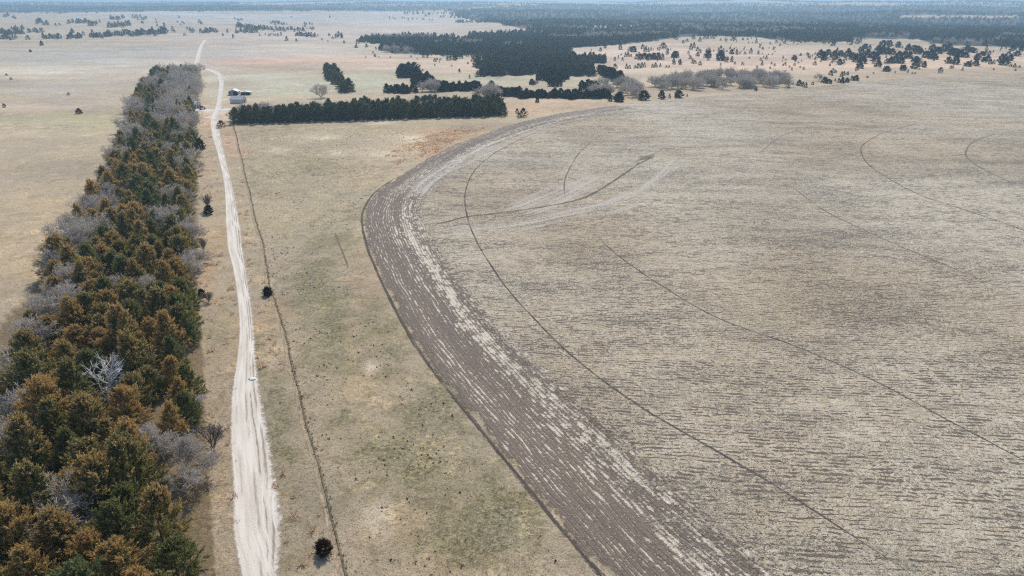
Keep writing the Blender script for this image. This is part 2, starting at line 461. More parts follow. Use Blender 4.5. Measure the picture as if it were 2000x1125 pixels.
M['cedar_dark'] = mat_leaf('windbreak_sprays', (0.066, 0.088, 0.042, 1), (0.17, 0.185, 0.085, 1), (0.25, 0.20, 0.09, 1), (0.32, 0.26, 0.13, 1), 0.50)
M['juniper'] = mat_leaf('juniper_sprays', (0.020, 0.032, 0.022, 1), (0.052, 0.064, 0.040, 1), (0.09, 0.07, 0.04, 1), (0.12, 0.09, 0.05, 1), 0.30)
M['pine'] = mat_leaf('woodland_sprays', (0.036, 0.054, 0.034, 1), (0.11, 0.125, 0.07, 1), (0.15, 0.13, 0.07, 1), (0.20, 0.16, 0.09, 1), 0.45)
M['juniper_red'] = mat_leaf('bronzed_juniper_sprays', (0.040, 0.026, 0.016, 1), (0.080, 0.044, 0.026, 1), (0.12, 0.05, 0.03, 1), (0.15, 0.07, 0.04, 1), 0.5)
M['bark'] = mat_plain('cedar_bark', (0.09, 0.06, 0.045, 1), (0.16, 0.12, 0.09, 1))
M['twig'] = mat_plain('grey_twigs', (0.56, 0.485, 0.40, 1), (0.74, 0.66, 0.56, 1), 1.5, vary=0.45)
M['twig_dark'] = mat_plain('brown_twigs', (0.15, 0.12, 0.105, 1), (0.24, 0.20, 0.18, 1), 1.5)
M['deadwood'] = mat_plain('bleached_wood', (0.74, 0.70, 0.65, 1), (0.86, 0.82, 0.77, 1), 2.0)
M['weeds'] = mat_plain('dark_weeds', (0.06, 0.05, 0.035, 1), (0.13, 0.105, 0.07, 1), 0.4)
M['bluestem'] = mat_blade('rusty_grass', (0.56, 0.38, 0.25, 1), (0.72, 0.56, 0.40, 1))
M['thatch'] = mat_blade('bleached_grass', (0.50, 0.45, 0.36, 1), (0.68, 0.62, 0.51, 1))
M['rock'] = mat_plain('pale_limestone', (0.82, 0.81, 0.78, 1), (0.90, 0.89, 0.86, 1), 6)
M['residue'] = mat_blade('corn_leaves', (0.50, 0.45, 0.36, 1), (0.76, 0.71, 0.61, 1), 1.5)
M['rock_dark'] = mat_plain('grey_stone', (0.16, 0.15, 0.14, 1), (0.28, 0.26, 0.24, 1), 6)

# ------------------------------------------------------------------ splines and ground strips
def spline(pts, step):
    """Catmull-Rom through points (any dimension), resampled about every step metres"""
    P = np.array(pts, float)
    A = np.vstack([2 * P[0] - P[1], P, 2 * P[-1] - P[-2]])
    out = []
    for i in range(1, len(A) - 2):
        L = np.hypot(*(A[i + 1] - A[i])[:2]); n = max(2, int(L / step))
        t = np.linspace(0, 1, n, endpoint=False)[:, None]
        p0, p1, p2, p3 = A[i - 1], A[i], A[i + 1], A[i + 2]
        out.append(0.5 * (2 * p1 + (p2 - p0) * t + (2 * p0 - 5 * p1 + 4 * p2 - p3) * t ** 2 + (3 * p1 - p0 - 3 * p2 + p3) * t ** 3))
    out.append(A[-2][None, :])
    return np.vstack(out)

def strip(name, pts, width, mat, z, step=2.0, across=6, profile=None, one_side=False, lift_far=True):
    """pts: (x, y) or (x, y, width) along; flat or profiled sheet that follows the terrain, z above it"""
    pts = [tuple(p) if len(p) == 3 else (p[0], p[1], width) for p in pts]
    S = spline(pts, step)
    X, Y, W = S[:, 0], S[:, 1], S[:, 2]
    T = np.gradient(S[:, :2], axis=0); T /= np.maximum(np.linalg.norm(T, axis=1), 1e-9)[:, None]
    N = np.c_[T[:, 1], -T[:, 0]]                       # to the right of the direction of travel
    A = np.concatenate([[0], np.cumsum(np.hypot(np.diff(X), np.diff(Y)))])
    f = np.linspace(0, 1, across + 1)
    off = (f[None, :] * W[:, None]) if one_side else ((f[None, :] - 0.5) * W[:, None])
    VX = X[:, None] + N[:, :1] * off; VY = Y[:, None] + N[:, 1:] * off
    d = np.hypot(VX, VY)
    lift = sstep(500, 1500, d) * 0.35 if lift_far else 0
    VZ = terrain(VX, VY) + z + lift + (profile(f, A[:, None]) if profile else 0)
    n, m = VX.shape
    idx = np.arange(n * m).reshape(n, m)
    q = np.stack([idx[:-1, :-1], idx[:-1, 1:], idx[1:, 1:], idx[1:, :-1]], -1).reshape(-1, 4)
    uv = np.stack([np.repeat(A[:, None], m, 1), f[None, :] * W[:, None], np.repeat(f[None, :], n, 0)], -1).reshape(-1, 3)
    ends = np.repeat(np.minimum(A, A[-1] - A)[:, None], m, 1).ravel()
    me = mesh_np(name, np.stack([VX, VY, VZ], -1).reshape(-1, 3), q, 4, mat, {'uvm': uv, 'ends': ends}, True)
    o = link(name, me)
    tag(o, kind='structure')
    return o

# ------------------------------------------------------------------ the ground: one sheet to the horizon
FOREST_MAIN = [(737, 72), (800, 74), (923, 80), (930, 76), (965, 67), (1017, 67), (1045, 66), (1056, 57), (1035, 58), (993, 50), (930, 41), (891, 31),
               (886, 22), (930, 17), (1000, 12), (1300, 9), (1600, 10), (2050, 12), (2300, 14), (2300, 95), (2000, 93), (1846, 88), (1790, 77), (1702, 75), (1608, 80), (1510, 78),
               (1450, 68), (1335, 72), (1227, 86), (1140, 92), (1087, 98), (1082, 105), (1109, 112), (1145, 121), (1145, 128), (1157, 141), (1118, 147), (1055, 144), (974, 148),
               (959, 130), (962, 114), (950, 108), (872, 107), (767, 105), (743, 93)]
FOREST_LEFT = [(-350, 24), (-350, 10), (0, 9), (200, 10), (500, 9), (900, 8), (1010, 10), (886, 18), (700, 21), (500, 22), (300, 22), (150, 24)]
CLEARINGS = [[(1154, 50), (1200, 48), (1255, 50), (1250, 57), (1160, 58)], [(1752, 31), (1800, 29), (1990, 30), (1990, 34), (1880, 35), (1760, 35)],
             [(930, 63), (1000, 58), (1040, 62), (960, 66)]]
G = lambda poly: [at(*q) for q in poly]
g_main, g_left, g_clear = G(FOREST_MAIN), G(FOREST_LEFT), [G(c) for c in CLEARINGS]

# broad colours of the grassland: (px, py, half-width px, half-height px, colour, weight), placed in plan
TINTS = [
 (150, 105, 420, 14, (186, 182, 176), .9), (120, 145, 260, 10, (214, 203, 186), .9), (230, 128, 160, 8, (212, 203, 188), .7), (100, 176, 220, 14, (188, 178, 166), .8),
 (90, 205, 200, 10, (208, 190, 172), .6), (120, 240, 200, 16, (196, 188, 152), .9), (60, 300, 200, 26, (182, 168, 146), .7), (90, 400, 160, 40, (198, 178, 148), .8),
 (30, 520, 120, 60, (206, 184, 152), .8), (40, 350, 120, 20, (176, 164, 146), .6),
 (560, 116, 170, 7, (216, 182, 156), 1.0), (470, 121, 80, 6, (206, 164, 138), .8), (700, 125, 90, 9, (214, 188, 166), .8), (560, 98, 170, 7, (206, 196, 180), .8),
 (560, 160, 150, 16, (200, 194, 172), .9), (500, 150, 60, 5, (212, 206, 190), .7), (560, 178, 120, 7, (198, 196, 170), .8), (720, 155, 60, 14, (184, 184, 160), .9),
 (900, 130, 120, 12, (214, 190, 168), .9), (960, 155, 130, 7, (194, 190, 164), .9), (1180, 160, 80, 8, (200, 198, 168), .8),
 (1400, 105, 300, 14, (214, 188, 170), 1.0), (1650, 125, 250, 14, (218, 190, 166), 1.0), (1900, 115, 200, 12, (220, 194, 168), 1.0), (1250, 135, 120, 10, (216, 196, 174), .9),
 (1100, 203, 140, 8, (208, 182, 154), .9), (1030, 215, 60, 7, (204, 174, 142), .9), (880, 265, 90, 13, (198, 160, 122), .9), (840, 290, 40, 14, (196, 152, 112), .8),
 (780, 290, 80, 22, (206, 186, 158), .9), (700, 330, 60, 25, (196, 176, 148), .7), (620, 268, 60, 8, (196, 190, 158), .7), (760, 250, 200, 8, (190, 176, 146), .8),
 (560, 320, 60, 30, (190, 176, 142), .6), (600, 400, 90, 60, (178, 166, 138), .7), (720, 560, 40, 60, (184, 160, 132), .7), (640, 640, 60, 70, (164, 152, 124), .6),
 (720, 760, 50, 60, (196, 174, 140), .8), (760, 1040, 90, 60, (196, 172, 140), .8), (880, 1080, 60, 60, (198, 176, 146), .7), (850, 960, 90, 60, (170, 156, 126), .7),
 (435, 280, 20, 40, (204, 168, 138), .8), (425, 500, 25, 60, (196, 164, 130), .8), (405, 240, 16, 14, (206, 166, 136), .9), (430, 640, 30, 60, (170, 156, 134), .8),
 (425, 850, 40, 140, (174, 156, 138), .9), (560, 900, 60, 160, (160, 148, 128), .9), (515, 640, 25, 60, (186, 156, 128), .7), (550, 780, 30, 60, (158, 150, 132), .7),
 (430, 225, 40, 12, (222, 206, 184), .8), (405, 165, 22, 22, (206, 192, 172), .6),
 (500, 65, 600, 12, (196, 182, 172), .8), (500, 40, 600, 9, (190, 184, 180), .8), (800, 50, 180, 14, (206, 192, 182), .8), (960, 36, 60, 10, (214, 196, 182), .7), (420, 24, 700, 2.5, (206, 198, 194), .9),
]
GREENS = [(620, 560, 60, 60, .55), (650, 480, 80, 35, .45), (640, 660, 50, 50, .45), (780, 900, 120, 60, .45), (920, 1020, 120, 60, .6), (700, 720, 90, 40, .3), (520, 700, 30, 60, .45),
          (540, 830, 40, 90, .35), (620, 330, 90, 25, .35), (540, 260, 60, 20, .3), (830, 800, 60, 60, .5), (740, 640, 40, 60, .4), (700, 420, 50, 30, .35), (940, 950, 60, 60, .4), (560, 175, 160, 10, .16),
          (960, 155, 130, 7, .2), (1180, 165, 80, 8, .3), (120, 243, 180, 12, .22), (1090, 214, 60, 5, .3), (480, 340, 12, 60, .3), (440, 640, 20, 60, .25), (690, 850, 60, 60, .35)]
WHITES = [(633, 269, 20, 4), (735, 240, 28, 3.5), (540, 293, 26, 4), (790, 270, 22, 6), (740, 300, 30, 8), (660, 300, 18, 4), (725, 720, 14, 10), (740, 1010, 30, 25)]

def blob(X, Y, px, py, rx, ry):
    cx, cy = at(px, py)
    ex, ey = at(px + rx, py); fx, fy = at(px, py - ry)
    ux, uy = ex - cx, ey - cy; vx, vy = fx - cx, fy - cy
    det = ux * vy - uy * vx
    q = 0.45 * math.sqrt(abs(det)); X = X + q * (hnoise(X, Y, q * 2.2 + 2, 71) - .5) * 2.4; Y = Y + q * (hnoise(X, Y, q * 2.2 + 2, 72) - .5) * 2.4
    a = ((X - cx) * vy - (Y - cy) * vx) / det; b = (ux * (Y - cy) - uy * (X - cx)) / det
    return np.exp(-np.minimum(a * a + b * b, 30))

def build_ground():
    rr = np.concatenate([[0], np.geomspace(12, 46000, 430)])
    front = np.linspace(-48, 48, 440); rest = np.linspace(48, 312, 90)[1:-1]
    az = np.radians(np.concatenate([front, rest]))
    R, A = np.meshgrid(rr, az, indexing='ij')
    X = R * np.sin(A); Y = R * np.cos(A)
    Z = terrain(X, Y)
    base = np.array(lin(186, 170, 146)[:3])
    C = np.ones(X.shape + (3,)) * base
    wsum = np.zeros(X.shape)
    acc = np.zeros(C.shape)
    for (px, py, rx, ry, c, w) in TINTS:
        g = blob(X, Y, px, py, rx, ry) * w
        acc += g[..., None] * np.array(lin(*c)[:3]); wsum += g
    k = np.clip(wsum, 0, 1)
    C = C * (1 - k)[..., None] + acc / np.maximum(wsum, 1e-6)[..., None] * k[..., None]
    gr = np.zeros(X.shape)
    for (px, py, rx, ry, w) in GREENS:
        gr = np.maximum(gr, blob(X, Y, px, py, rx, ry) * w)
    gr *= 1.3
    gr += 0.14 * (1 - sstep(250, 500, np.hypot(X, Y)))
    for (px, py, rx, ry) in WHITES:
        g = np.clip(blob(X, Y, px, py, rx, ry) * 1.4, 0, 1)
        C = C * (1 - g)[..., None] + np.array(lin(222, 207, 182)[:3]) * g[..., None]
        gr *= 1 - g
    # shading of the rolling ground painted as long streaks: left pasture and far hills
    n = hnoise(X + 0.4 * Y, Y * 3.4, 120, 5) * 0.45 + hnoise(X - 0.2 * Y, Y * 3, 45, 9) * 0.3 + hnoise(X, Y * 2.5, 18, 10) * 0.25
    band = sstep(250, 500, np.hypot(X, Y))
    C *= (1 + (n - 0.5)[..., None] * 0.62 * band[..., None])
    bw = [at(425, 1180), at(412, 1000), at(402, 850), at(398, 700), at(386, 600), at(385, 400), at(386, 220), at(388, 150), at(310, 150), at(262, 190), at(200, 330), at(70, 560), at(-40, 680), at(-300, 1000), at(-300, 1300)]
    C[in_poly(X, Y, bw)] = np.array(lin(138, 122, 98)[:3])  # brown litter under the belt, the shade on its grass mixed into the tint
    # dark floor under the woods
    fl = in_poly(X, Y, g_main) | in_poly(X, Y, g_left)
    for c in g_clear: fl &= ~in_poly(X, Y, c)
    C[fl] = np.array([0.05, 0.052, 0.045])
    rough = np.clip(0.6 + 0.9 * (hnoise(X, Y, 25, 3) - 0.35), 0.15, 1.0)
    n_, m_ = X.shape
    idx = np.arange(n_ * m_).reshape(n_, m_)
    nxt = np.roll(idx, -1, axis=1)
    q = np.stack([idx[:-1], idx[1:], nxt[1:], nxt[:-1]], -1).reshape(-1, 4)[:, ::-1]
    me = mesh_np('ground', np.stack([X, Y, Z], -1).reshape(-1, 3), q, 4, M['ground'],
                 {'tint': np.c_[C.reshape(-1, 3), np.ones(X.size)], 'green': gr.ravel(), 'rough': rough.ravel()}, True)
    return tag(link('ground', me), 'rolling dry winter grassland reaching to the horizon', kind='structure')
build_ground()

# ------------------------------------------------------------------ the field under the centre pivot
EDGE = [(230, -40), (130, -24), (66, 6), (33, 34), (19.5, 50.5)] + [at(*q) for q in [(1178, 1125), (1072, 1000), (990, 900), (905, 795), (830, 700), (785, 625), (742, 540), (718, 480), (708, 430), (716, 400), (738, 372), (800, 330), (850, 300), (900, 277), (1000, 243), (1090, 222), (1200, 206)]]
FAR_EDGE = [at(*q) for q in [(1200, 206), (1330, 193), (1500, 178), (1650, 163), (1800, 151), (2000, 142)]] + [(900, 880)]
def build_field():
    E1 = spline(EDGE, 3.0)
    T = np.gradient(E1, axis=0); T /= np.linalg.norm(T, axis=1)[:, None]
    E1 = E1 + np.c_[T[:, 1], -T[:, 0]] * 3.0
    bound = [tuple(p) for p in E1] + [tuple(p) for p in spline(FAR_EDGE, 12)[1:]] + [(900, -60)]
    import bmesh
    bm = bmesh.new()
    f = bm.faces.new([bm.verts.new((x, y, 0.012)) for x, y in bound])
    bmesh.ops.triangulate(bm, faces=[f])
    for f in bm.faces:
        f.normal_update()
        if f.normal.z < 0: f.normal_flip()
    me = bpy.data.meshes.new('field'); bm.to_mesh(me); bm.free()
    me.materials.append(M['field'])
    return tag(link('field', me), 'broad field of pale corn stubble under a centre pivot', kind='structure')
build_field()
tag(strip('field_headland', EDGE, 24.0, M['headland'], 0.016, 2.0, 24, one_side=True), 'dark worked headland sweeping round the stubble field')
PX = lambda L: [at(*q) for q in L]
tag(strip('straw_band', PX([(790, 462), (900, 447), (1000, 437), (1100, 418), (1190, 398), (1260, 360), (1330, 300)]), 15.0, M['strawband'], 0.020, 3, 8), 'pale straw band curving through the stubble field')
strip('straw_band', PX([(930, 455), (1000, 452), (1100, 430), (1200, 414), (1270, 385)]), 9.0, M['strawband'], 0.024, 3, 8)
strip('straw_patch', PX([(940, 425), (1020, 410), (1100, 375), (1190, 330)]), 34.0, M['strawband'], 0.018, 3, 8)
strip('straw_patch', PX([(800, 400), (840, 350), (910, 312), (1000, 275)]), 22.0, M['strawband'], 0.018, 3, 8)
strip('soil_band', PX([(770, 475), (800, 470), (840, 466)]), 7.0, M['soilband'], 0.028, 2, 8)
tag(strip('terrace', PX([(800, 441), (860, 436), (910, 424), (1000, 413), (1100, 397), (1150, 382), (1205, 350), (1245, 322), (1290, 300)]), 1.9, M['grassway'], 0.028, 2, 6), 'dark grassy terrace line curving through the stubble')
strip('terrace', PX([(1235, 318), (1262, 308), (1285, 298)]), 8.0, M['grassway'], 0.026, 2, 6)
RUTS = [([(1960, 1230), (1790, 1127), (1640, 1030), (1500, 940), (1380, 870), (1260, 800), (1160, 730), (1080, 660), (1000, 575), (960, 520), (930, 470), (913, 425), (908, 385), (915, 355), (930, 330), (960, 303), (1000, 280), (1050, 258), (1110, 240), (1200, 222)], .62, 'rut'),
        ([(2250, 1040), (2010, 905), (1850, 820), (1700, 740), (1550, 675), (1400, 620), (1280, 550), (1190, 485), (1150, 440)], .6, 'rut'),
        ([(1105, 395), (1102, 360), (1112, 330), (1135, 295), (1175, 262)], .8, 'rut_faint'),
        ([(1180, 240), (1240, 228), (1330, 215)], .8, 'rut_faint'), ([(1000, 262), (1080, 238), (1180, 225), (1300, 212)], 1.2, 'rut_faint'),
        ([(2200, 540), (2030, 462), (1900, 415), (1800, 382), (1730, 345), (1695, 320), (1682, 298), (1687, 282), (1720, 262), (1770, 247), (1830, 235)], .62, 'rut'),
        ([(2030, 382), (1940, 340), (1900, 318), (1886, 300), (1900, 278), (1940, 263), (1975, 255)], .8, 'rut_faint'),
        ([(2020, 590), (1900, 540), (1780, 490), (1700, 455), (1600, 405), (1530, 350)], .7, 'rut_faint'), ([(1480, 300), (1540, 260), (1640, 236)], .6, 'rut_faint'),
        ([(1000, 575), (1050, 600), (1120, 640)], .5, 'rut_faint')]
for pts, w, m in RUTS[:-1]:
    strip('wheel_track', PX(pts), w, M[m], 0.032, 2.0, 4)
strip('field_edge_furrow', [tuple(np.array(p) + np.array((-0.2, 0))) for p in EDGE[3:17]], 1.0, M['rut'], 0.03, 2.0, 4)
strip('pasture_track', PX([(655, 455), (662, 475), (672, 500), (680, 522)]), 0.7, M['bank'], 0.012, 1.5, 4)

# ------------------------------------------------------------------ the gravel road, its drives and the trodden line beside it
ROAD_L = [(476, 1170), (474, 1125), (468, 1013), (461, 927), (459, 850), (459, 764), (463, 700), (468, 634), (463, 572), (455, 522), (446, 485), (442, 442), (438, 360), (425, 299), (414.5, 263), (411.5, 231), (417, 218), (422, 205), (427.5, 177), (428, 162), (424, 147), (414, 141), (402, 136.5)]
ROAD_R = [(556, 1170), (546, 1125), (541, 1040), (532, 940), (519, 866), (503, 775), (500, 700), (495, 634), (487, 572), (480, 522), (474, 485), (469, 442), (453, 360), (438, 299), (430.5, 263), (426.5, 231), (431, 218), (434, 205), (436.5, 177), (438, 162), (434, 147), (421, 138), (403, 134)]
road_pts = []
for a, b in zip(ROAD_L, ROAD_R):
    p, q = np.array(at(*a)), np.array(at(*b))
    road_pts.append((*(0.5 * (p + q)), min(float(np.linalg.norm(p - q)), 8.0)))
for q in [(391, 134), (385.5, 128), (387, 113), (391.6, 96), (396, 86), (402, 78)]:
    road_pts.append((*at(*q), 6.0))
tag(strip('gravel_road', road_pts, 5.0, M['road'], 0.03, 1.5, 10, lift_far=True), 'pale gravel road running straight to the farmstead')
strip('farm_drive', PX([(434, 216), (415, 216), (398, 215), (380, 213)]), 13.0, M['drive'], 0.022, 2, 6)
strip('farm_drive', PX([(418, 216), (436, 214), (456, 212)]), 12.0, M['drive'], 0.024, 2, 6)
strip('farm_drive', PX([(420, 226), (408, 229), (394, 231)]), 6.0, M['drive'], 0.018, 2, 6)
strip('farm_drive', PX([(430, 197), (440, 194), (450, 193)]), 6.0, M['drive'], 0.018, 2, 6)
FENCE = [(455, 245), (462, 275), (470, 310), (487, 385), (500, 440), (508, 468), (518, 520), (526, 562), (545, 625), (563, 700), (584, 780), (605, 865), (624, 940), (640, 1010), (653, 1070), (668, 1130), (684, 1180)]
WIG = lambda y, k: 0.16 * math.sin(y * 0.11 + k) + 0.08 * math.sin(y * 0.31 + 1.3 * k) + 0.05 * math.sin(y * 0.83)
def bankprofile(f, a):
    return 0.16 * np.exp(-((f - 0.55) / 0.2) ** 2) * (0.7 + 0.3 * np.sin(a * 0.9))
strip('trodden_path', [(x - 0.3 + WIG(y, 0), y) for x, y in spline(PX(FENCE), 3.0)], 0.62, M['trail'], 0.02, 1.0, 6)
strip('grass_bank', [(x + 0.4 + WIG(y, 0), y) for x, y in spline(PX(FENCE), 3.0)], 0.42, M['bank'], 0.014, 1.0, 8, profile=bankprofile)

# ------------------------------------------------------------------ trees: crowns of small sprays, limbs of tapered tubes
def leaf_quads(P, D, L, W, rng):
    """thin diamond leaves at P along D"""
    n = len(P)
    D = D / np.maximum(np.linalg.norm(D, axis=1), 1e-9)[:, None]
    R = rng.normal(size=(n, 3)); S = np.cross(D, R); S /= np.maximum(np.linalg.norm(S, axis=1), 1e-9)[:, None]
    L = L[:, None]; W = W[:, None]
    a = P - D * L * 0.35; b = P + S * W * 0.5 + D * L * 0.05; c = P + D * L * 0.65; d = P - S * W * 0.5 + D * L * 0.05
    V = np.stack([a, b, c, d], 1).reshape(-1, 3)
    return V, np.arange(4 * n).reshape(n, 4)

def cedar_mesh(name, seed, H, R, plumes, sprays, leaves, leafsize, mat, point=0.75, base=0.06):
    rng = np.random.default_rng(seed)
    Ps, Ds, Ls, Ws, Ts = [], [], [], [], []
    lean = rng.normal(0, 0.03, 2)
    lob = rng.uniform(0, 6.28, 3)
    for i in range(plumes):
        t = base + (1 - base) * ((i + rng.uniform()) / plumes) ** 1.25
        az = i * 2.39996 + rng.normal(0, 0.35)
        prof = ((1 - t) ** point if t > 0.18 else (0.86 + 0.14 * t / 0.18) * 0.82 ** point)
        prof *= 1 + 0.15 * math.sin(3 * az + lob[0]) + 0.10 * math.sin(5 * az + lob[1] + 4 * t)
        length = max(R * prof * rng.uniform(0.74, 1.16), 0.08 * R + 0.25)
        el = -0.12 + 1.15 * t + rng.normal(0, 0.16)
        d0 = np.array([math.cos(az) * math.cos(el), math.sin(az) * math.cos(el), math.sin(el)])
        base_p = np.array([lean[0] * t * H, lean[1] * t * H, t * H * 0.93])
        up = np.array([0, 0, 1.0])
        for j in range(sprays):
            s = 0.18 + 0.82 * math.sqrt((j + rng.uniform()) / sprays)
            p = base_p + d0 * length * s + up * length * 0.16 * s * s
            dj = d0 + up * (0.35 + 0.5 * s) + rng.normal(0, 0.42, 3)
            dj /= np.linalg.norm(dj)
            sl = (0.21 * R + 0.40) * (1.25 - 0.45 * s) * rng.uniform(0.7, 1.25)
            k = np.sort(rng.uniform(0, 1, leaves))
            q = p + dj * (k[:, None] * sl) + rng.normal(0, 0.095 * sl, (leaves, 3)) * (1.15 - k[:, None])
            Ps.append(q)
            Ds.append(dj + rng.normal(0, 0.45, (leaves, 3)))
            Ls.append(leafsize * rng.uniform(0.7, 1.4, leaves))
            Ws.append(leafsize * 0.32 * rng.uniform(0.7, 1.3, leaves))
            Ts.append(0.50 * s + 0.38 * k + 0.18 * t - 0.06 + rng.normal(0, 0.05))
    P = np.vstack(Ps); D = np.vstack(Ds)
    V, F = leaf_quads(P, D, np.concatenate(Ls), np.concatenate(Ws), rng)
    V[:, 2] = np.maximum(V[:, 2], 0.05)
    T = np.repeat(np.concatenate(Ts), 4)
    LR = np.repeat(rng.uniform(0, 1, len(P)), 4)
    return mesh_np(name, V, F, 4, mat, {'tip': T, 'leafrand': LR})

def tubes(segs, sides):
    """segs: array of (p0, p1, r0, r1)"""
    p0 = np.array([s[0] for s in segs]); p1 = np.array([s[1] for s in segs])
    r0 = np.array([s[2] for s in segs]); r1 = np.array([s[3] for s in segs])
    d = p1 - p0; d /= np.maximum(np.linalg.norm(d, axis=1), 1e-9)[:, None]
    a = np.where(np.abs(d[:, 2:3]) < 0.9, np.array([[0, 0, 1.0]]), np.array([[1.0, 0, 0]]))
    u = np.cross(d, a); u /= np.linalg.norm(u, axis=1)[:, None]; v = np.cross(d, u)
    th = np.arange(sides) * 2 * math.pi / sides
    ring = u[:, None, :] * np.cos(th)[None, :, None] + v[:, None, :] * np.sin(th)[None, :, None]
    A = p0[:, None, :] + ring * r0[:, None, None]; B = p1[:, None, :] + ring * r1[:, None, None]
    V = np.concatenate([A, B], 1).reshape(-1, 3)
    n = len(segs); k = np.arange(sides); k2 = (k + 1) % sides
    f = np.stack([k, k2, k2 + sides, k + sides], -1)
    F = (np.arange(n)[:, None, None] * 2 * sides + f[None]).reshape(-1, 4)
    return V, F

def trunk_mesh(name, seed, H, r, mat):
    rng = np.random.default_rng(seed)
    segs = []
    p = np.zeros(3); n = 6
    for i in range(n):
        q = p + np.array([rng.normal(0, 0.04), rng.normal(0, 0.04), H / n])
        segs.append((p, q, r * (1 - i / n) + 0.02, r * (1 - (i + 1) / n) + 0.02)); p = q
    V, F = tubes(segs, 6)
    return mesh_np(name, V, F, 4, mat, None, True)

def bare_tree_meshes(name, seed, H, spread, stems, twig_r, mat, levels=6, kids=3, droop=0.0, foot=0.07):
    """returns (trunk mesh, crown mesh): trunk and limbs apart from the twiggy crown"""
    rng = np.random.default_rng(seed)
    limbs, twigs = [], []
    r0 = 0.028 * H
    def grow(p, d, L, r, lev):
        n = 3 if lev < 3 else 2 if lev < levels - 1 else 1
        q = p
        dd = d
        for i in range(n):
            dd = dd + rng.normal(0, 0.17, 3) + np.array([0, 0, 0.05 - droop * lev * 0.03])
            dd /= np.linalg.norm(dd)
            e = q + dd * L / n
            ra = r * (1 - 0.35 * i / n); rb = r * (1 - 0.35 * (i + 1) / n)
            (limbs if lev < 2 else twigs).append((q, e, max(ra, twig_r), max(rb, twig_r * 0.6)))
            q = e
            if lev < levels and i < n - 1 and lev > 0 and rng.uniform() < 0.85:
                side(q, dd, L * 0.62, r * 0.5, lev + 1)
        if lev < levels:
            for k in range(kids if lev > 0 else stems):
                side(q, dd, L * rng.uniform(0.58, 0.82) * (0.32 / foot if lev == 0 else 1), r * 0.62, lev + 1)
    def side(p, d, L, r, lev):
        ang = rng.normal(0.62, 0.16) * (spread if lev > 1 else spread * 1.05)
        a = rng.normal(size=3); a -= d * a.dot(d); a /= np.linalg.norm(a)
        nd = d * math.cos(ang) + a * math.sin(ang)
        if nd[2] < 0.02: nd[2] = abs(nd[2]) * 0.4 + 0.08
        grow(p, nd / np.linalg.norm(nd), L, r, lev)
    grow(np.zeros(3), np.array([0, 0, 1.0]), H * foot, r0, 0)
    allp = np.array([s[1] for s in limbs + twigs]); k = H / allp[:, 2].max()
    sca = lambda S: [(a * k, b * k, ra, rb) for a, b, ra, rb in S]
    V, F = tubes(sca(limbs), 6); tm = mesh_np(name + '_trunk', V, F, 4, mat, None, True)
    V, F = tubes(sca(twigs), 3); cm = mesh_np(name + '_crown', V, F, 4, mat)
    return tm, cm

def join_meshes(name, parts):
    """one mesh out of several (kept for trees too far away to show their parts)"""
    import bmesh
    bm = bmesh.new()
    me = bpy.data.meshes.new(name)
    mi = 0
    for p in parts:
        k = len(bm.faces); bm.from_mesh(p); bm.faces.ensure_lookup_table()
        for f in bm.faces[k:]: f.material_index = mi
        me.materials.append(p.materials[0]); mi += 1
    bm.to_mesh(me); bm.free()
    return me

rnd = random.Random(11)
NEAR = [cedar_mesh('cedar_crown', 100 + i, h, r, 105, 11, 14, 0.40, M['cedar'], pt) for i, (h, r, pt) in enumerate([(8.8, 4.3, .60), (9.8, 4.1, .74), (8.0, 4.4, .55), (9.2, 3.7, .82), (7.6, 4.0, .62), (9.4, 4.6, .62)])]
NEAR_TRUNK = trunk_mesh('cedar_trunk', 5, 8.0, 0.22, M['bark'])
MID = [cedar_mesh('cedar_crown', 200 + i, h, r, 75, 9, 8, 0.58, M['cedar'], pt) for i, (h, r, pt) in enumerate([(8.6, 4.2, .62), (9.2, 4.0, .72), (7.8, 4.3, .56), (8.6, 3.7, .8)])]
WIND = [cedar_mesh('windbreak_crown', 300 + i, h, r, 75, 9, 8, 0.60, M['cedar_dark'], pt, 0.0) for i, (h, r, pt) in enumerate([(8.3, 3.8, .46), (8.7, 3.6, .55), (8.0, 4.0, .42), (8.8, 3.4, .62)])]
SMALL = [cedar_mesh('juniper_crown', 400 + i, h, r, 60, 7, 7, 0.80, M['juniper'], pt, 0.0) for i, (h, r, pt) in enumerate([(5.6, 3.2, .55), (6.4, 3.1, .68), (4.8, 3.3, .5), (6.2, 2.8, .75), (5.2, 3.1, .45)])]
SMALL_RED = [cedar_mesh('bronzed_juniper_crown', 450 + i, 4.6, 2.9, 40, 6, 6, 0.6, M['juniper_red'], .5, 0.0) for i in range(2)]
FARW = [cedar_mesh('forest_crown', 520 + i, h, r, 30, 5, 5, 1.30, M['pine'], pt, 0.0) for i, (h, r, pt) in enumerate([(7.0, 3.7, .50), (8.4, 3.3, .65), (6.0, 3.9, .42)])]
BARE = [bare_tree_meshes('bare_tree', 600 + i, h, sp, st, 0.028, M['twig'], 6, 3) for i, (h, sp, st) in enumerate([(8.5, .82, 5), (8.0, .95, 5), (9.0, .78, 4), (7.5, 1.0, 6)])]
BARE_FAR = [bare_tree_meshes('bare_tree_far', 650 + i, h, sp, st, 0.055, M['twig'], 5, 3, 0.0, 0.025) for i, (h, sp, st) in enumerate([(8.5, .85, 6), (7.8, .95, 6), (9.0, .8, 5)])]
FARTRUNK = trunk_mesh('far_trunk', 7, 5.0, 0.2, M['bark'])
SMALL_J = [join_meshes('juniper_tree', [m, FARTRUNK]) for m in SMALL]
RED_J = [join_meshes('juniper_tree', [m, FARTRUNK]) for m in SMALL_RED]
WIND_J = [join_meshes('windbreak_tree', [m, FARTRUNK]) for m in WIND]
BAREF_J = [join_meshes('bare_tree', list(ms)) for ms in BARE_FAR]

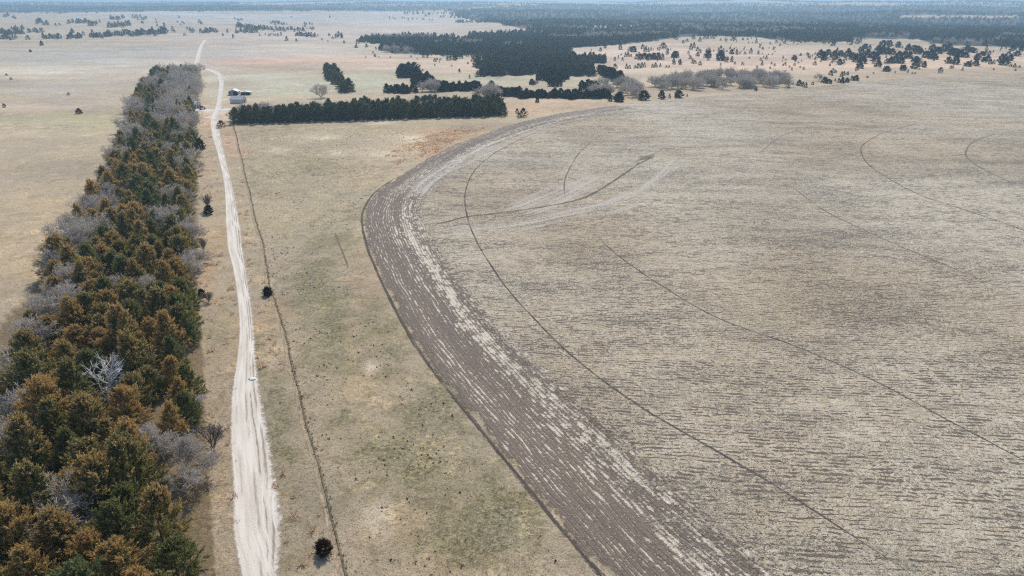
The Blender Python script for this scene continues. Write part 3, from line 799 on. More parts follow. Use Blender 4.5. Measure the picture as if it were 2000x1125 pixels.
def tree2(name, trunk, crown, xy, rz, sc_, label, cat, group):
    e = link(name, None, None, (xy[0], xy[1], gz(*xy) - 0.03), rz, (sc_[0], sc_[0], sc_[1]) if hasattr(sc_, '__len__') else (sc_,) * 3)
    tag(e, label, cat, group)
    link('trunk', trunk, e); link('crown', crown, e)
    return e

def tree1(name, me, xy, rz, sc_, label, cat, group, kind=None):
    o = link(name, me, None, (xy[0], xy[1], gz(*xy) - 0.05), rz, (sc_[0], sc_[0], sc_[1]) if hasattr(sc_, '__len__') else (sc_,) * 3)
    tag(o, label, cat, group, kind)
    return o

ORD = []
def later(o, text, group, key):
    """label with a count along a row: text holds {n}"""
    ORD.append((text, group, key, o))
def nth(n):
    words_ = ['first', 'second', 'third', 'fourth', 'fifth', 'sixth', 'seventh', 'eighth', 'ninth', 'tenth', 'eleventh', 'twelfth']
    if n <= 12: return words_[n - 1]
    return f"{n}{'th' if 10 < n % 100 < 20 else {1: 'st', 2: 'nd', 3: 'rd'}.get(n % 10, 'th')}"
def write_labels():
    rows = {}
    for t_, g, k, o in ORD: rows.setdefault((t_, g), []).append((k, o))
    for (t_, g), L in rows.items():
        L.sort(key=lambda q: q[0])
        for i, (k, o) in enumerate(L):
            o['label'] = t_.replace('{n}', nth(i + 1)); o['group'] = g

# ---- the shelterbelt along the road
O_ = np.array(at(505, 1120)); D_ = np.array(at(440, 350)) - O_; D_ /= np.linalg.norm(D_); N_ = np.array([D_[1], -D_[0]])
def sw(p):
    r = np.array(p) - O_
    return float(r @ D_), float(r @ N_)
def xy_of(s, w):
    return tuple(O_ + D_ * s + N_ * w)
RIGHT = [sw(at(x, y, 2.0)) for x, y in [(425, 1125), (414, 1000), (404, 850), (400, 700), (388, 600), (385, 500), (388, 400), (388, 300), (388, 220), (388, 170), (390, 146)]]
LEFT = [sw(at(x, y, 6.5)) for x, y in [(-260, 900), (-150, 790), (0, 680), (22, 620), (60, 550), (110, 440), (180, 340), (235, 240), (262, 170), (300, 132)]]
RS, RW = zip(*RIGHT); LS, LW = zip(*LEFT)
print('belt right', [(round(a), round(b, 1)) for a, b in RIGHT]); print('belt left', [(round(a), round(b, 1)) for a, b in LEFT])
taken = []
def free(x, y, r):
    return all((x - a) ** 2 + (y - b) ** 2 > (0.5 * (r + q)) ** 2 for a, b, q in taken)

# bare trees that stand out of the belt: (px, py of the crown's middle, scale)
BELT_BARE = [(85, 605, 1.1), (40, 645, 1.0), (28, 735, 1.0), (15, 775, .9), (120, 545, 1.0), (88, 512, 1.05), (150, 470, 1.0), (182, 482, .9), (200, 440, .9), (140, 432, 1.05), (172, 400, 1.0), (192, 384, .9),
             (305, 838, .72), (345, 868, .78), (352, 905, .5), (268, 815, .5), (12, 832, .8), (35, 848, .75), (335, 425, 1.0), (370, 440, .9), (305, 415, .9), (350, 372, .95), (328, 378, .9), (383, 485, .8), (368, 505, .75),
             (215, 412, .9), (335, 292, 1.0), (300, 305, .9), (270, 252, 1.0), (250, 262, 1.0), (236, 275, .9), (352, 262, 1.05), (368, 250, 1.0), (340, 232, 1.0), (372, 300, .9), (200, 332, 1.0), (222, 300, 1.0), (205, 352, .9), (240, 238, .95), (75, 930, .8)]
n_bare = 0
def belt_label(o, what, place, key):
    later(o, f'{what} {place} of the shelterbelt, {{n}} from near end', f'{what}s {place} of the shelterbelt', key)
for i, (px, py, s_) in enumerate(BELT_BARE):
    x, y = at(px, py, 5.5)
    s, w = sw((x, y))
    frac = (w - np.interp(s, LS, LW)) / (np.interp(s, RS, RW) - np.interp(s, LS, LW))
    place = 'on the pasture side' if frac < .3 else 'on the road side' if frac > .7 else 'in the middle'
    tm, cm = BARE[i % 4]
    o = tree2('bare_tree', tm, cm, (x, y), rnd.uniform(0, 6.28), s_ * rnd.uniform(1.02, 1.18), None, 'tree', None)
    belt_label(o, 'leafless grey tree', place, s)
    taken.append((x, y, 4.2)); n_bare += 1
# the bleached dead tree that rises from the cedars
dx, dy = at(205, 742, 5.0)
tm, cm = bare_tree_meshes('dead_tree', 777, 9.6, 1.0, 5, 0.05, M['deadwood'], 4, 3)
tree2('dead_tree', tm, cm, (dx, dy), 0.6, 1.0, 'bleached white dead tree rising alone from dark cedars', 'tree', None)
taken.append((dx, dy, 7.5))
n_ced = 0
smax = max(RS[-1], LS[-1])
grid = {}
def clear_of(x, y, r):
    i, j = int(x // 8), int(y // 8)
    return all((x - a) ** 2 + (y - b) ** 2 > (0.5 * (r + q)) ** 2 for u in range(i - 1, i + 2) for v in range(j - 1, j + 2) for a, b, q in grid.get((u, v), ()))
def put(x, y, r): grid.setdefault((int(x // 8), int(y // 8)), []).append((x, y, r))
for a_ in taken: put(*a_)
for i in range(26000):
    s = rnd.uniform(-34, smax) if i % 2 else rnd.uniform(-34, 200)
    wr = np.interp(s, RS, RW) - (4.4 if s < 35 else 2.6); wl = np.interp(s, LS, LW) + 2.6
    w = rnd.uniform(wl, wr)
    x, y = xy_of(s, w)
    r_ = 4.35 if s < 130 else 5.7 if s < 300 else 8.0
    if y < 44 or not clear_of(x, y, r_): continue
    frac = (w - wl) / (wr - wl)
    pb = 0.03
    if s > 60 and frac < .22: pb = 0.30
    if s > 330: pb = 0.16 + 0.40 * (frac > .45)
    if s > 480: pb = 0.22 + 0.60 * (frac > .4)
    place = 'on the pasture side' if frac < .3 else 'on the road side' if frac > .7 else 'in the middle'
    if rnd.random() < pb:
        tm, cm = BARE[rnd.randrange(4)] if s < 260 else BARE_FAR[rnd.randrange(3)]
        o = tree2('bare_tree', tm, cm, (x, y), rnd.uniform(0, 6.28), rnd.uniform(.95, 1.15) * (1.3 if s > 300 else 1), None, 'tree', None)
        belt_label(o, 'leafless grey tree', place, s)
        n_bare += 1
    else:
        hi = rnd.uniform(.68, 1.18) * (0.9 if frac > .85 else 1)
        o = tree2('cedar_tree', NEAR_TRUNK, (NEAR if s < 130 else MID)[rnd.randrange(6 if s < 130 else 4)], (x, y), rnd.uniform(0, 6.28), (hi * rnd.uniform(.92, 1.08), hi), None, 'tree', None)
        amt = rnd.choice([0.05, 0.2, 0.3, 0.42, 0.5, 0.58, 0.66]) + rnd.uniform(-.05, .05) + 0.07 - (0.14 if s > 250 else 0)
        for ch in o.children: ch.color = (amt, 0, 0, 1)
        belt_label(o, 'dark green cedar' if amt < .27 else 'bronze tipped green cedar' if amt < .47 else 'rust orange cedar', place, s)
        n_ced += 1
    put(x, y, r_)
print('belt cedars', n_ced, 'bare', n_bare)

def mono(xy, w_m, label_zone, group, red=False, key=None, name='juniper_tree', tall=1.0):
    k = 1.28 * w_m / 6.2
    me = (RED_J if red else SMALL_J)[rnd.randrange(2 if red else 5)]
    o = tree1(name, me, xy, rnd.uniform(0, 6.28), (k, k * tall * rnd.uniform(.68, .95)), None, 'tree', None)
    later(o, label_zone, group, xy[0] if key is None else key)
    return o

# ---- single shrubs and trees near the road
def lone(name, me_t, me_c, px, py, k, label, z=0.0):
    return tree2(name, me_t, me_c, at(px, py, z), rnd.uniform(0, 6), k, label, 'tree', None)
def shrub(px, py, w_m, label, red=False, tall=1.0):
    x, y = at(px, py)
    k = w_m / 6.2
    o = tree1('juniper_bush', (RED_J if red else SMALL_J)[rnd.randrange(2 if red else 4)], (x, y), rnd.uniform(0, 6), (k, k * tall), label, 'bush', None)
    return o
BUSH = cedar_mesh('bush_crown', 901, 1.75, 1.15, 90, 9, 9, 0.24, M['juniper_red'], .26, 0.0)
for (px, py, k, lb) in [(632, 1080, .82, 'round dark juniper bush on the trodden line near the bottom edge'), (523, 577, .85, 'dark juniper bush beside the trodden line above the white rock')]:
    x, y = at(px, py)
    b = tree2('juniper_bush', trunk_mesh('bush_trunk', 3, 1.6, .06, M['bark']), BUSH, (x, y), rnd.uniform(0, 6), k, lb, 'bush', None)
BROWN = [bare_tree_meshes('brown_tree', 680 + i, 8.0, .72, 6, 0.03, M['twig_dark'], 5, 3, 0.0, 0.05) for i in range(2)]
lone('bare_tree', *BROWN[0], 419, 880, (.55, .72), 'small leafless tree standing alone on the verge between cedars and road')
lone('bare_tree', *BROWN[1], 405, 412, (.5, .8), 'leafless tree with a dark bush at its foot on the road verge')
lone('bare_tree', *BROWN[0], 398, 494, (.4, .62), 'leafless sapling leaning out of the belt towards the road bend')
lone('bare_tree', *BARE[3], 392, 800, .45, 'low leafless shrub at the belt edge just above the lone verge tree')
lone('bare_tree', *BROWN[1], 408, 592, .36, 'short leafless scrub on the verge level with the dark roadside bush')
shrub(408, 418, 3.2, 'dark spreading juniper at the foot of the leafless verge tree')
shrub(432, 249, 5.6, 'dark reddish juniper close by the road below the farm junction', True, .8)
shrub(391, 292, 5.0, 'grey green bush detached from the far part of the belt')
shrub(394, 580, 2.0, 'small dark juniper at the verge beside leafless scrub')
shrub(395, 214, 5.5, 'low dark bush beside the farm drive', True, .5)
shrub(155, 222, 4.2, 'squat olive bush alone in the pale pasture', False, .7)
shrub(134, 186, 2.4, 'tiny dark bush in the pale pasture above the olive bush', True)
shrub(9, 210, 3.0, 'tiny reddish bush in the pasture near the left frame edge', True)
shrub(13, 148, 2.6, 'upper of two tiny bushes far out in the pasture', True); shrub(22, 156, 2.6, 'lower of two tiny bushes far out in the pasture', True)
shrub(82, 89, 7.0, 'dark juniper standing apart below the hill scrub line'); shrub(60, 102, 3.6, 'small bush on the grey pasture slope')
shrub(1022, 228, 6.0, 'largest reddish bush off the end of the windbreak', True); shrub(1010, 221, 3.2, 'upper small reddish bush off the windbreak end', True); shrub(1014, 230, 3.6, 'lower small reddish bush off the windbreak end', True)
shrub(1049, 200, 3.6, 'small dark juniper alone in the tan strip beyond the windbreak')

# ---- the cedar windbreak that runs across behind the near pasture
A0, A1 = np.array(at(452, 243)), np.array(at(992, 226))
wd = (A1 - A0) / np.linalg.norm(A1 - A0); wl_ = np.linalg.norm(A1 - A0); wq = np.array([-wd[1], wd[0]])
n_w = 0
for row in range(5):
    q = 2.0
    while q < wl_ - 1:
        p = A0 + wd * (q + rnd.uniform(-.8, .8)) + wq * (2.0 + row * 7.2 + rnd.uniform(-.9, .9))
        if not (row >= 3 and q < 75 and rnd.random() < .75) and not (row == 2 and q < 30) and not (row == 4 and rnd.random() < .35):
            if row > 1 and rnd.random() < .14:
                o = tree1('bare_tree', BAREF_J[rnd.randrange(3)], tuple(p), rnd.uniform(0, 6.28), rnd.uniform(.95, 1.15), None, 'tree', None)
                later(o, 'leafless tree among the windbreak cedars, {n} from the road end', 'leafless trees among the windbreak cedars', q)
                q += 4.4; continue
            k = rnd.uniform(.86, 1.10)
            o = tree1('windbreak_cedar', WIND_J[rnd.randrange(4)], tuple(p), rnd.uniform(0, 6.28), (k, k * rnd.uniform(.92, 1.1)), None, 'tree', None)
            r_ = ['front', 'second', 'third', 'fourth', 'back'][row]
            later(o, f'dark cedar in the {r_} row of the windbreak, {{n}} from its road end', f'cedars in the {r_} row of the windbreak', q); n_w += 1
        q += 3.9
for i in range(26):
    q = rnd.choice([rnd.uniform(-2, 60), rnd.uniform(-2, 40), rnd.uniform(40, 160)])
    p = A0 + wd * q + wq * (26 + rnd.uniform(0, 14) if q > 25 else 12 + rnd.uniform(0, 26))
    o = tree1('bare_tree', BAREF_J[rnd.randrange(3)], tuple(p), rnd.uniform(0, 6.28), rnd.uniform(.7, 1.0), None, 'tree', None)
    later(o, 'leafless grey tree behind the windbreak, {n} from its road end', 'leafless trees behind the windbreak', q)

for i in range(9):
    p = A0 + wd * rnd.uniform(-1, 24) + wq * rnd.uniform(10, 22)
    o = tree1('bare_tree', BAREF_J[rnd.randrange(3)], tuple(p), rnd.uniform(0, 6.28), rnd.uniform(.75, 1.0), None, 'tree', None)
    later(o, 'leafless tree screening the farmhouse front, {n} from the road', 'leafless trees screening the farmhouse', float(p[0]))

# ---- the slanting block of cedars beyond it
blk = [at(632, 140), at(653, 139), at(687, 181), at(661, 182)]
k_ = 0
bx = [p[0] for p in blk]; by = [p[1] for p in blk]
for i in range(500):
    x, y = rnd.uniform(min(bx), max(bx)), rnd.uniform(min(by), max(by))
    if in_poly(np.array([x]), np.array([y]), blk)[0] and free(x, y, 5.0) and k_ < 90:
        k = rnd.uniform(.9, 1.15)
        o = tree1('windbreak_cedar', WIND_J[rnd.randrange(4)], (x, y), rnd.uniform(0, 6.28), k, None, 'tree', None)
        later(o, 'dark cedar packed in the slanting block beyond the windbreak, {n} from its near end', 'cedars in the slanting block', y)
        taken.append((x, y, 5.0)); k_ += 1
o = tree1('bare_tree', BAREF_J[0], at(627, 192), .5, 1.25, 'wide leafless tree between windbreak and slanting cedar block', 'tree', None)

# ---- junipers and leafless thickets further out, read off as (px, py, width px)
S3 = 3.3333
z5 = lambda L: [(650 + a / S3, 60 + b / S3, w / S3) for a, b, w in L]
z3 = lambda L: [(1300 + a / 2.857, b / 2.857, w / 2.857) for a, b, w in L]
z6 = lambda L: [(1150 + a / S3, 80 + b / S3, w / S3) for a, b, w in L]
MEADOW = z5([(20,45,20),(60,45,25),(75,78,10),(155,110,18),(175,70,20),(215,40,16),(210,62,18),(240,75,16),(220,105,20),(280,118,14),(262,145,12),(275,168,18),(215,175,8),(300,172,8),(375,175,10),(550,185,8),(510,172,12),(590,172,24),(615,174,20),(665,200,20),(680,190,14),(700,190,12),(665,228,12),(695,205,10),(748,192,24),(765,190,22),(795,190,32),(835,178,30),(880,215,14),(825,268,20),(915,198,30),(940,200,34),(980,185,25),(975,208,12),(935,245,12),(955,248,14),(980,235,14),(942,268,12),(995,268,22),(1040,262,10),(890,308,18),(940,298,30),(965,295,34),(985,298,24),(1045,295,35),(585,262,14),(775,230,8)])
HILL = z3([(140,275,25),(178,283,20),(158,265,22),(10,292,20),(45,318,26),(66,318,24),(45,348,20),(80,352,22),(138,328,18),(150,352,20),(162,354,18),(178,312,22),(192,362,20),(236,320,34),(302,335,50),(322,293,18),(341,288,10),(368,300,26),(395,302,22),(413,300,12),(442,302,14),(475,296,22),(517,300,16),(225,288,10),(247,290,16),(340,345,22),(368,344,24),(428,362,16),(467,326,10),(530,337,14),(562,328,16),(610,290,7),(590,357,12),(652,342,7),(716,332,26),(722,340,16),(795,318,18),(758,342,7),(690,375,10),(505,239,18),(374,226,20),(388,220,18),(618,238,14),(665,242,16),(712,242,8),(778,240,8),(190,230,20),(155,217,22),(98,240,16),(120,232,16),(218,216,20),(235,214,18),(262,214,24),(885,242,18),(933,254,22),(955,230,20),(975,226,26),(1010,225,30),(1066,244,24),(1085,236,24),(1112,272,30),(1083,278,18),(1140,272,18),(1210,254,30),(1295,264,28),(1235,250,24),(1250,258,28),(862,320,34),(884,335,34),(905,305,30),(880,310,28),(940,330,40),(955,297,24),(975,312,28),(990,316,22),(1015,312,36),(970,360,26),(990,356,22),(1040,330,36),(1060,345,34),(1095,302,30),(1085,335,32),(1100,352,36),(1125,320,36),(1150,318,34),(1170,340,40),(1185,372,30),(1185,300,40),(1210,300,40),(1235,298,36),(1262,302,36),(1232,355,30),(1255,352,30),(1280,350,34),(1310,352,34),(1300,325,40),(1330,322,40),(1360,325,36),(1230,397,34),(1085,380,30),(1325,392,28),(1280,407,10),(1352,282,30),(1385,280,32),(1405,300,40),(1430,294,20),(1395,345,36),(1415,352,36),(1390,382,40),(1440,374,26),(1450,320,36),(1475,325,36),(1500,330,34),(1490,285,36),(1515,298,34),(1550,285,36),(1580,282,36),(1590,305,40),(1615,310,40),(1640,315,40),(1670,320,36),(1615,357,40),(1575,352,30),(1685,370,30),(1700,362,22),(1680,285,30),(1705,292,30),(1725,294,30),(1730,367,30),(1738,332,34),(1775,345,26),(1795,338,26),(1765,310,28),(1785,306,24),(1805,303,20),(1790,277,18),(1810,357,24),(1828,355,20),(1870,345,34),(1890,335,36),(1885,362,40),(1920,337,30),(1912,310,24),(1935,282,30),(1960,312,26),(1985,280,26),(1925,372,16),(1530,405,30),(1590,382,16),(1602,380,14),(1655,392,14),(1375,410,8),(1390,412,10),(1060,397,8),(1125,434,12),(1160,410,7),(1830,390,10),(1972,378,14)])
HILL += z6([(75,65,22),(105,45,26),(205,55,30),(210,92,12),(270,68,30),(292,70,34),(365,70,26),(388,70,22),(350,50,26),(405,60,16),(238,102,22),(255,100,24),(310,116,30),(335,118,36),(360,114,36),(390,118,36),(420,118,34),(450,118,36),(480,122,28),(510,87,18),(485,50,45),(560,107,36),(170,180,30),(245,178,24),(265,178,20),(300,176,18),(322,175,28),(345,172,26),(362,168,22),(415,172,20),(435,170,26),(465,167,18),(505,172,14),(522,172,14),(555,150,22),(595,154,22),(15,62,10),(110,82,8)])
FIELDEDGE = z3([(920,417,24),(888,462,28),(910,464,28),(980,427,22),(1015,417,18),(965,460,22),(985,462,26),(1010,458,26),(1038,448,24),(1062,448,26),(945,450,12),(742,476,26),(764,482,22),(782,487,22),(820,472,16),(710,470,10),(685,490,16),(503,500,16)]) + z6([(140,390,30),(195,392,55),(355,382,60),(475,374,40),(525,370,22),(583,367,50),(640,362,10),(1088,324,20)]) + z5([(1805,457,30),(1866,457,55)])
LEFTHILL = []
rl = random.Random(5)
for (x0, y0, x1, y1, n, w) in [(20,95,100,100,6,14),(205,127,228,125,3,26),(240,137,270,137,3,18),(310,138,345,140,3,12),(380,130,490,125,12,18),(500,150,560,120,6,20),(610,105,690,105,10,16),(600,150,730,145,14,20),(740,105,825,105,9,14),(790,130,802,130,3,12),(870,105,880,150,3,12),(915,135,920,160,4,14),(960,165,975,180,2,16),(1000,100,1002,100,1,14),(990,130,1040,130,4,10),(1045,160,1085,180,5,14),(1110,130,1130,130,3,14),(1120,180,1220,180,10,20),(1245,200,1246,200,1,16),(1270,180,1271,180,1,14),(1298,215,1302,205,2,14),(0,185,130,190,16,22),(0,215,90,218,8,22),(60,165,140,165,6,18),(158,220,159,220,1,24),(160,180,240,175,8,20),(235,214,340,212,12,22),(380,212,460,212,7,22),(400,185,410,180,2,18),(465,195,466,195,1,18),(500,207,620,200,14,24),(600,197,760,195,18,22),(760,197,930,185,20,24),(1030,198,1031,198,1,18),(1310,105,1360,115,6,10),(1320,150,1480,165,26,18),(1310,180,1440,180,14,18),(1480,165,1700,170,24,16),(1510,130,1600,135,12,12),(1690,135,1750,135,5,10),(1700,160,1760,165,5,12),(1450,200,1451,200,1,10),(1480,200,1570,200,7,14),(1600,227,1601,227,1,18),(1645,197,1760,205,16,20),(1655,230,1656,230,1,14),(1775,200,1776,200,1,12),(1797,222,1798,222,1,10),(1837,200,1838,200,1,18),(1857,215,1858,215,1,18),(1880,207,1910,205,3,20),(1830,232,1831,232,1,12),(1920,240,1921,240,1,12),(1985,264,1986,264,1,22),(1995,242,1996,242,1,20),(1840,97,1842,97,2,12),(1875,105,1876,105,1,8),(1625,95,1626,95,1,8),(2090,215,2140,230,5,10),(2250,75,2400,80,9,14),(2100,60,2700,68,14,10),(2160,100,2420,110,12,10)]:
    for i in range(n):
        f = (i + rl.random()) / n if n > 1 else 0
        LEFTHILL.append(((x0 + (x1 - x0) * f) / 2.857, (y0 + (y1 - y0) * f + rl.gauss(0, 4.0 if n > 2 else 0)) / 2.857, w * rl.uniform(.65, 1.2) / 2.857))
hedge = []
for (x0, y0, x1, y1, n, w) in [(345,398,545,398,13,38),(680,392,950,385,18,44),(1060,405,1140,425,8,40),(1160,432,1510,432,26,40),(1510,437,1800,432,22,44),(1610,375,1720,372,8,38),(1280,352,1330,350,4,30),(1740,275,1890,350,18,50)]:
    for i in range(n):
        f = (i + .5) / n
        hedge += z5([(x0 + (x1 - x0) * f + rl.gauss(0, 4), y0 + (y1 - y0) * f + rl.gauss(0, 5), w * rl.uniform(.8, 1.25))])
hedge += z5([(1035, 365, 36), (1190, 398, 34), (1215, 400, 38), (1420, 360, 40), (1450, 362, 44), (1475, 358, 36)])
for (cx, cy, rx, ry, n, w) in [(500, 285, 72, 26, 24, 50), (605, 345, 72, 24, 18, 48), (1430, 318, 90, 24, 24, 50)]:
    for i in range(n):
        a_ = rl.uniform(0, 6.28); q = math.sqrt(rl.random())
        hedge += z5([(cx + rx * q * math.cos(a_), cy + ry * q * math.sin(a_), w * rl.uniform(.8, 1.2))])
ALLJ = []
for zone, L in (('on the grazed meadow beyond the windbreak', MEADOW), ('on the tan hillside beyond the stubble', HILL), ('along the far edge of the stubble field', FIELDEDGE), ('in the hedge lines behind the windbreak', hedge), ('on the far left hills', LEFTHILL)):
    for (px, py, w) in L:
        ALLJ.append((w, px, py, zone))
ALLJ.sort(key=lambda q: -q[0])
rest_pts = []
for i, (w, px, py, zone) in enumerate(ALLJ):
    x, y = at(px, py + 0.5)
    wm = min(max(w / px_per_m(x, y), 1.6), 12.0)
    if i < 300:
        red = zone.startswith('on the tan') and w < 5 or rnd.random() < .06
        mono((x, y), wm, ('reddish' if red else 'dark') + f' juniper {zone}, {{n}} such from the left', f"{'reddish' if red else 'dark'} junipers {zone}", red)
    else:
        rest_pts.append((x, y, wm / 6.2))
hillpoly = [at(*q) for q in [(1110, 108), (1240, 92), (1460, 74), (1850, 92), (2050, 98), (2050, 136), (1800, 146), (1600, 155), (1450, 128), (1240, 132)]]
hx = np.array([rl.uniform(min(q[0] for q in hillpoly), max(q[0] for q in hillpoly)) for _ in range(900)]); hy = np.array([rl.uniform(min(q[1] for q in hillpoly), max(q[1] for q in hillpoly)) for _ in range(900)])
hk = in_poly(hx, hy, hillpoly) & (hnoise(hx, hy, 90, 44) > .42)
rest_pts += [(float(x), float(y), rl.uniform(.22, .62)) for x, y in zip(hx[hk][:220], hy[hk][:220])]
# leafless thickets
thick = []
for i in range(84):
    u_ = rl.random(); thick.append(('in the leafless thicket at the far field edge',) + z6([(430 + 860 * u_, 325 - 25 * u_ - 85 * rl.random() * (0.4 + 0.6 * math.sin(3.14 * u_)), 0)])[0])
for i in range(15):
    thick.append(('at the left end of the thicket',) + z6([(rl.uniform(-30, 390), rl.uniform(290, 375), 0)])[0])
for i in range(6):
    thick.append(('in front of the dark clump above the windbreak',) + z5([(rl.uniform(560, 680), rl.uniform(375, 400), 0)])[0])
for i in range(8):
    thick.append(('among the cedars at the windbreak end',) + z5([(rl.uniform(930, 1110), rl.uniform(420, 445), 0)])[0])
for i in range(10):
    thick.append(('on top of the wooded draw',) + z5([(rl.uniform(300, 400), rl.uniform(50, 68), 0)])[0])
for (zone, px, py, w) in thick:
    o = tree1('bare_tree', BAREF_J[rnd.randrange(3)], at(px, py + 1), rnd.uniform(0, 6.28), (rnd.uniform(1.0, 1.4), rnd.uniform(.95, 1.3)), None, 'tree', None)
    later(o, f'leafless grey tree {zone}, {{n}} from the left', f'leafless trees {zone}', px)
o = tree1('bare_tree', BAREF_J[1], at(1599, 158), 1.0, .95, 'pale leafless tree by a dark juniper at the far field edge', 'tree', None)
write_labels()

# ---- woods that read as one mass: three edge trees stand as themselves, the rest are scattered copies of them
src = []
for i, (px, py, lb) in enumerate([(1000, 146, 'dark conifer at the lower left edge of the woods'), (1130, 145, 'dark conifer at the foot of the wooded draw'), (1320, 77, 'dark conifer at the right edge of the wooded draw')]):
    o = tree1('conifer_tree', join_meshes('conifer_tree', [FARW[i], FARTRUNK]), at(px, py), 0.0, 1.0, lb, 'tree', 'woodland edge conifers'); src.append(o)
src_bare = tree1('bare_tree', BAREF_J[2], at(1005, 122), 0.0, 0.9, 'leafless pale tree among the conifers of the wooded draw', 'tree', None)
def scatter(name, pts, label, srcs):
    V = [(x, y, gz(x, y) - 0.1) for x, y, k in pts]
    me = bpy.data.meshes.new(name)
    me.vertices.add(len(V)); me.vertices.foreach_set('co', np.array(V, np.float32).ravel())
    a = me.attributes.new('size', 'FLOAT', 'POINT'); a.data.foreach_set('value', np.array([p[2] for p in pts], np.float32))
    a = me.attributes.new('turn', 'FLOAT', 'POINT'); a.data.foreach_set('value', np.random.default_rng(3).uniform(0, 6.28, len(V)).astype(np.float32))
    a = me.attributes.new('pick', 'INT', 'POINT'); pick_ = np.random.default_rng(4).integers(0, min(3, len(srcs)), len(V))
    if len(srcs) > 3:
        VA = np.array(V); pick_ = np.where((hnoise(VA[:, 0], VA[:, 1], 90, 55) > .72) & (np.random.default_rng(9).uniform(0, 1, len(V)) < .6), 3, pick_)
    a.data.foreach_set('value', pick_.astype(np.int32))
    o = link(name, me)
    ng = bpy.data.node_groups.new(name, 'GeometryNodeTree')
    ng.interface.new_socket('Geometry', in_out='INPUT', socket_type='NodeSocketGeometry'); ng.interface.new_socket('Geometry', in_out='OUTPUT', socket_type='NodeSocketGeometry')
    nn, lk = ng.nodes, ng.links
    gi, go, jn = nn.new('NodeGroupInput'), nn.new('NodeGroupOutput'), nn.new('GeometryNodeJoinGeometry')
    def named(nm, typ):
        q = nn.new('GeometryNodeInputNamedAttribute'); q.data_type = typ; q.inputs['Name'].default_value = nm; return q.outputs['Attribute']
    sz, tn, pk = named('size', 'FLOAT'), named('turn', 'FLOAT'), named('pick', 'INT')
    cx = nn.new('ShaderNodeCombineXYZ'); lk.new(tn, cx.inputs[2])
    for i, so in enumerate(srcs):
        oi = nn.new('GeometryNodeObjectInfo'); oi.inputs['Object'].default_value = so; oi.inputs['As Instance'].default_value = True
        cmp_ = nn.new('FunctionNodeCompare'); cmp_.data_type = 'INT'; cmp_.operation = 'EQUAL'
        lk.new(pk, cmp_.inputs[2]); cmp_.inputs[3].default_value = i
        ip = nn.new('GeometryNodeInstanceOnPoints')
        lk.new(gi.outputs[0], ip.inputs['Points']); lk.new(cmp_.outputs[0], ip.inputs['Selection']); lk.new(oi.outputs['Geometry'], ip.inputs['Instance'])
        lk.new(cx.outputs[0], ip.inputs['Rotation']); lk.new(sz, ip.inputs['Scale'])
        lk.new(ip.outputs[0], jn.inputs[0])
    lk.new(jn.outputs[0], go.inputs[0])
    md = o.modifiers.new('scatter', 'NODES'); md.node_group = ng
    return tag(o, label, kind='stuff')
rng = np.random.default_rng(21)
def woods(poly, n_try, d0, d1, holes):
    d = np.exp(rng.uniform(math.log(d0), math.log(d1), n_try)); a = np.radians(rng.uniform(-42, 42, n_try))
    x, y = d * np.sin(a), d * np.cos(a)
    x += rng.normal(0, 0.006, n_try) * d; y += rng.normal(0, 0.006, n_try) * d
    wx = x + d * 0.045 * (hnoise(x, y, 55, 31) - .5) * 2; wy = y + d * 0.05 * (hnoise(x, y, 70, 32) - .5) * 2
    k = in_poly(wx, wy, poly) & (hnoise(x, y * .6, 45, 33) * .6 + hnoise(x, y * .5, 140, 34) * .4 > 0.36 * sstep(0, 0.6, rng.uniform(0, 1, n_try)))
    for h_ in holes: k &= ~(in_poly(x, y, h_) & (hnoise(x, y, 60, 17) > 0.38))
    return np.c_[x[k], y[k]]
W1 = woods(g_main, 80000, 600, 10000, g_clear); W2 = woods(g_left, 42000, 2800, 10000, [])
# tree line on the skyline ridges, broken
a = np.radians(rng.uniform(-42, 42, 22000)); d = rng.uniform(5500, 9000, 22000)
W3 = np.c_[d * np.sin(a), d * np.cos(a)]; W3 = W3[hnoise(W3[:, 0], W3[:, 1], 900, 8) > 0.45]
Wp = np.vstack([W1, W2, W3])
scatter('woodland', [(x, y, k * (1 + 0.35 * sstep(3000, 9000, np.hypot(x, y)))) for (x, y), k in zip(Wp, rng.uniform(.7, 1.25, len(Wp)))], 'dark juniper and pine woodland covering the far draws and ridges', src + [src_bare])
print('woodland', len(Wp), 'rest', len(rest_pts))
if rest_pts:
    scatter('distant_scrub', [(x, y, k * .9) for x, y, k in rest_pts], 'tiny dark junipers dotted over the most distant hills', src)

# ---- grass and weeds too many to count
def tufts(name, pts, h, r, blades, mat, label, seed, wide=0.10):
    rg = np.random.default_rng(seed)
    n = len(pts); P = np.repeat(np.array([(x, y, gz(x, y)) for x, y, k in pts]), blades, 0)
    K = np.repeat(np.array([p[2] for p in pts]), blades)
    az = rg.uniform(0, 6.28, n * blades); lean = rg.uniform(0.1, 1.1, n * blades); L = h * K * rg.uniform(.6, 1.2, n * blades)
    D = np.c_[np.cos(az) * np.sin(lean), np.sin(az) * np.sin(lean), np.cos(lean)]
    B = P + np.c_[np.cos(az), np.sin(az), 0 * az] * (r * K * rg.uniform(0, 1, n * blades))[:, None]
    S = np.c_[-np.sin(az), np.cos(az), 0 * az] * (wide * K)[:, None]
    V = np.stack([B - S, B + S, B + D * L[:, None]], 1).reshape(-1, 3)
    me = mesh_np(name, V, np.arange(len(V)), 3, mat)
    return tag(link(name, me), label, kind='stuff')
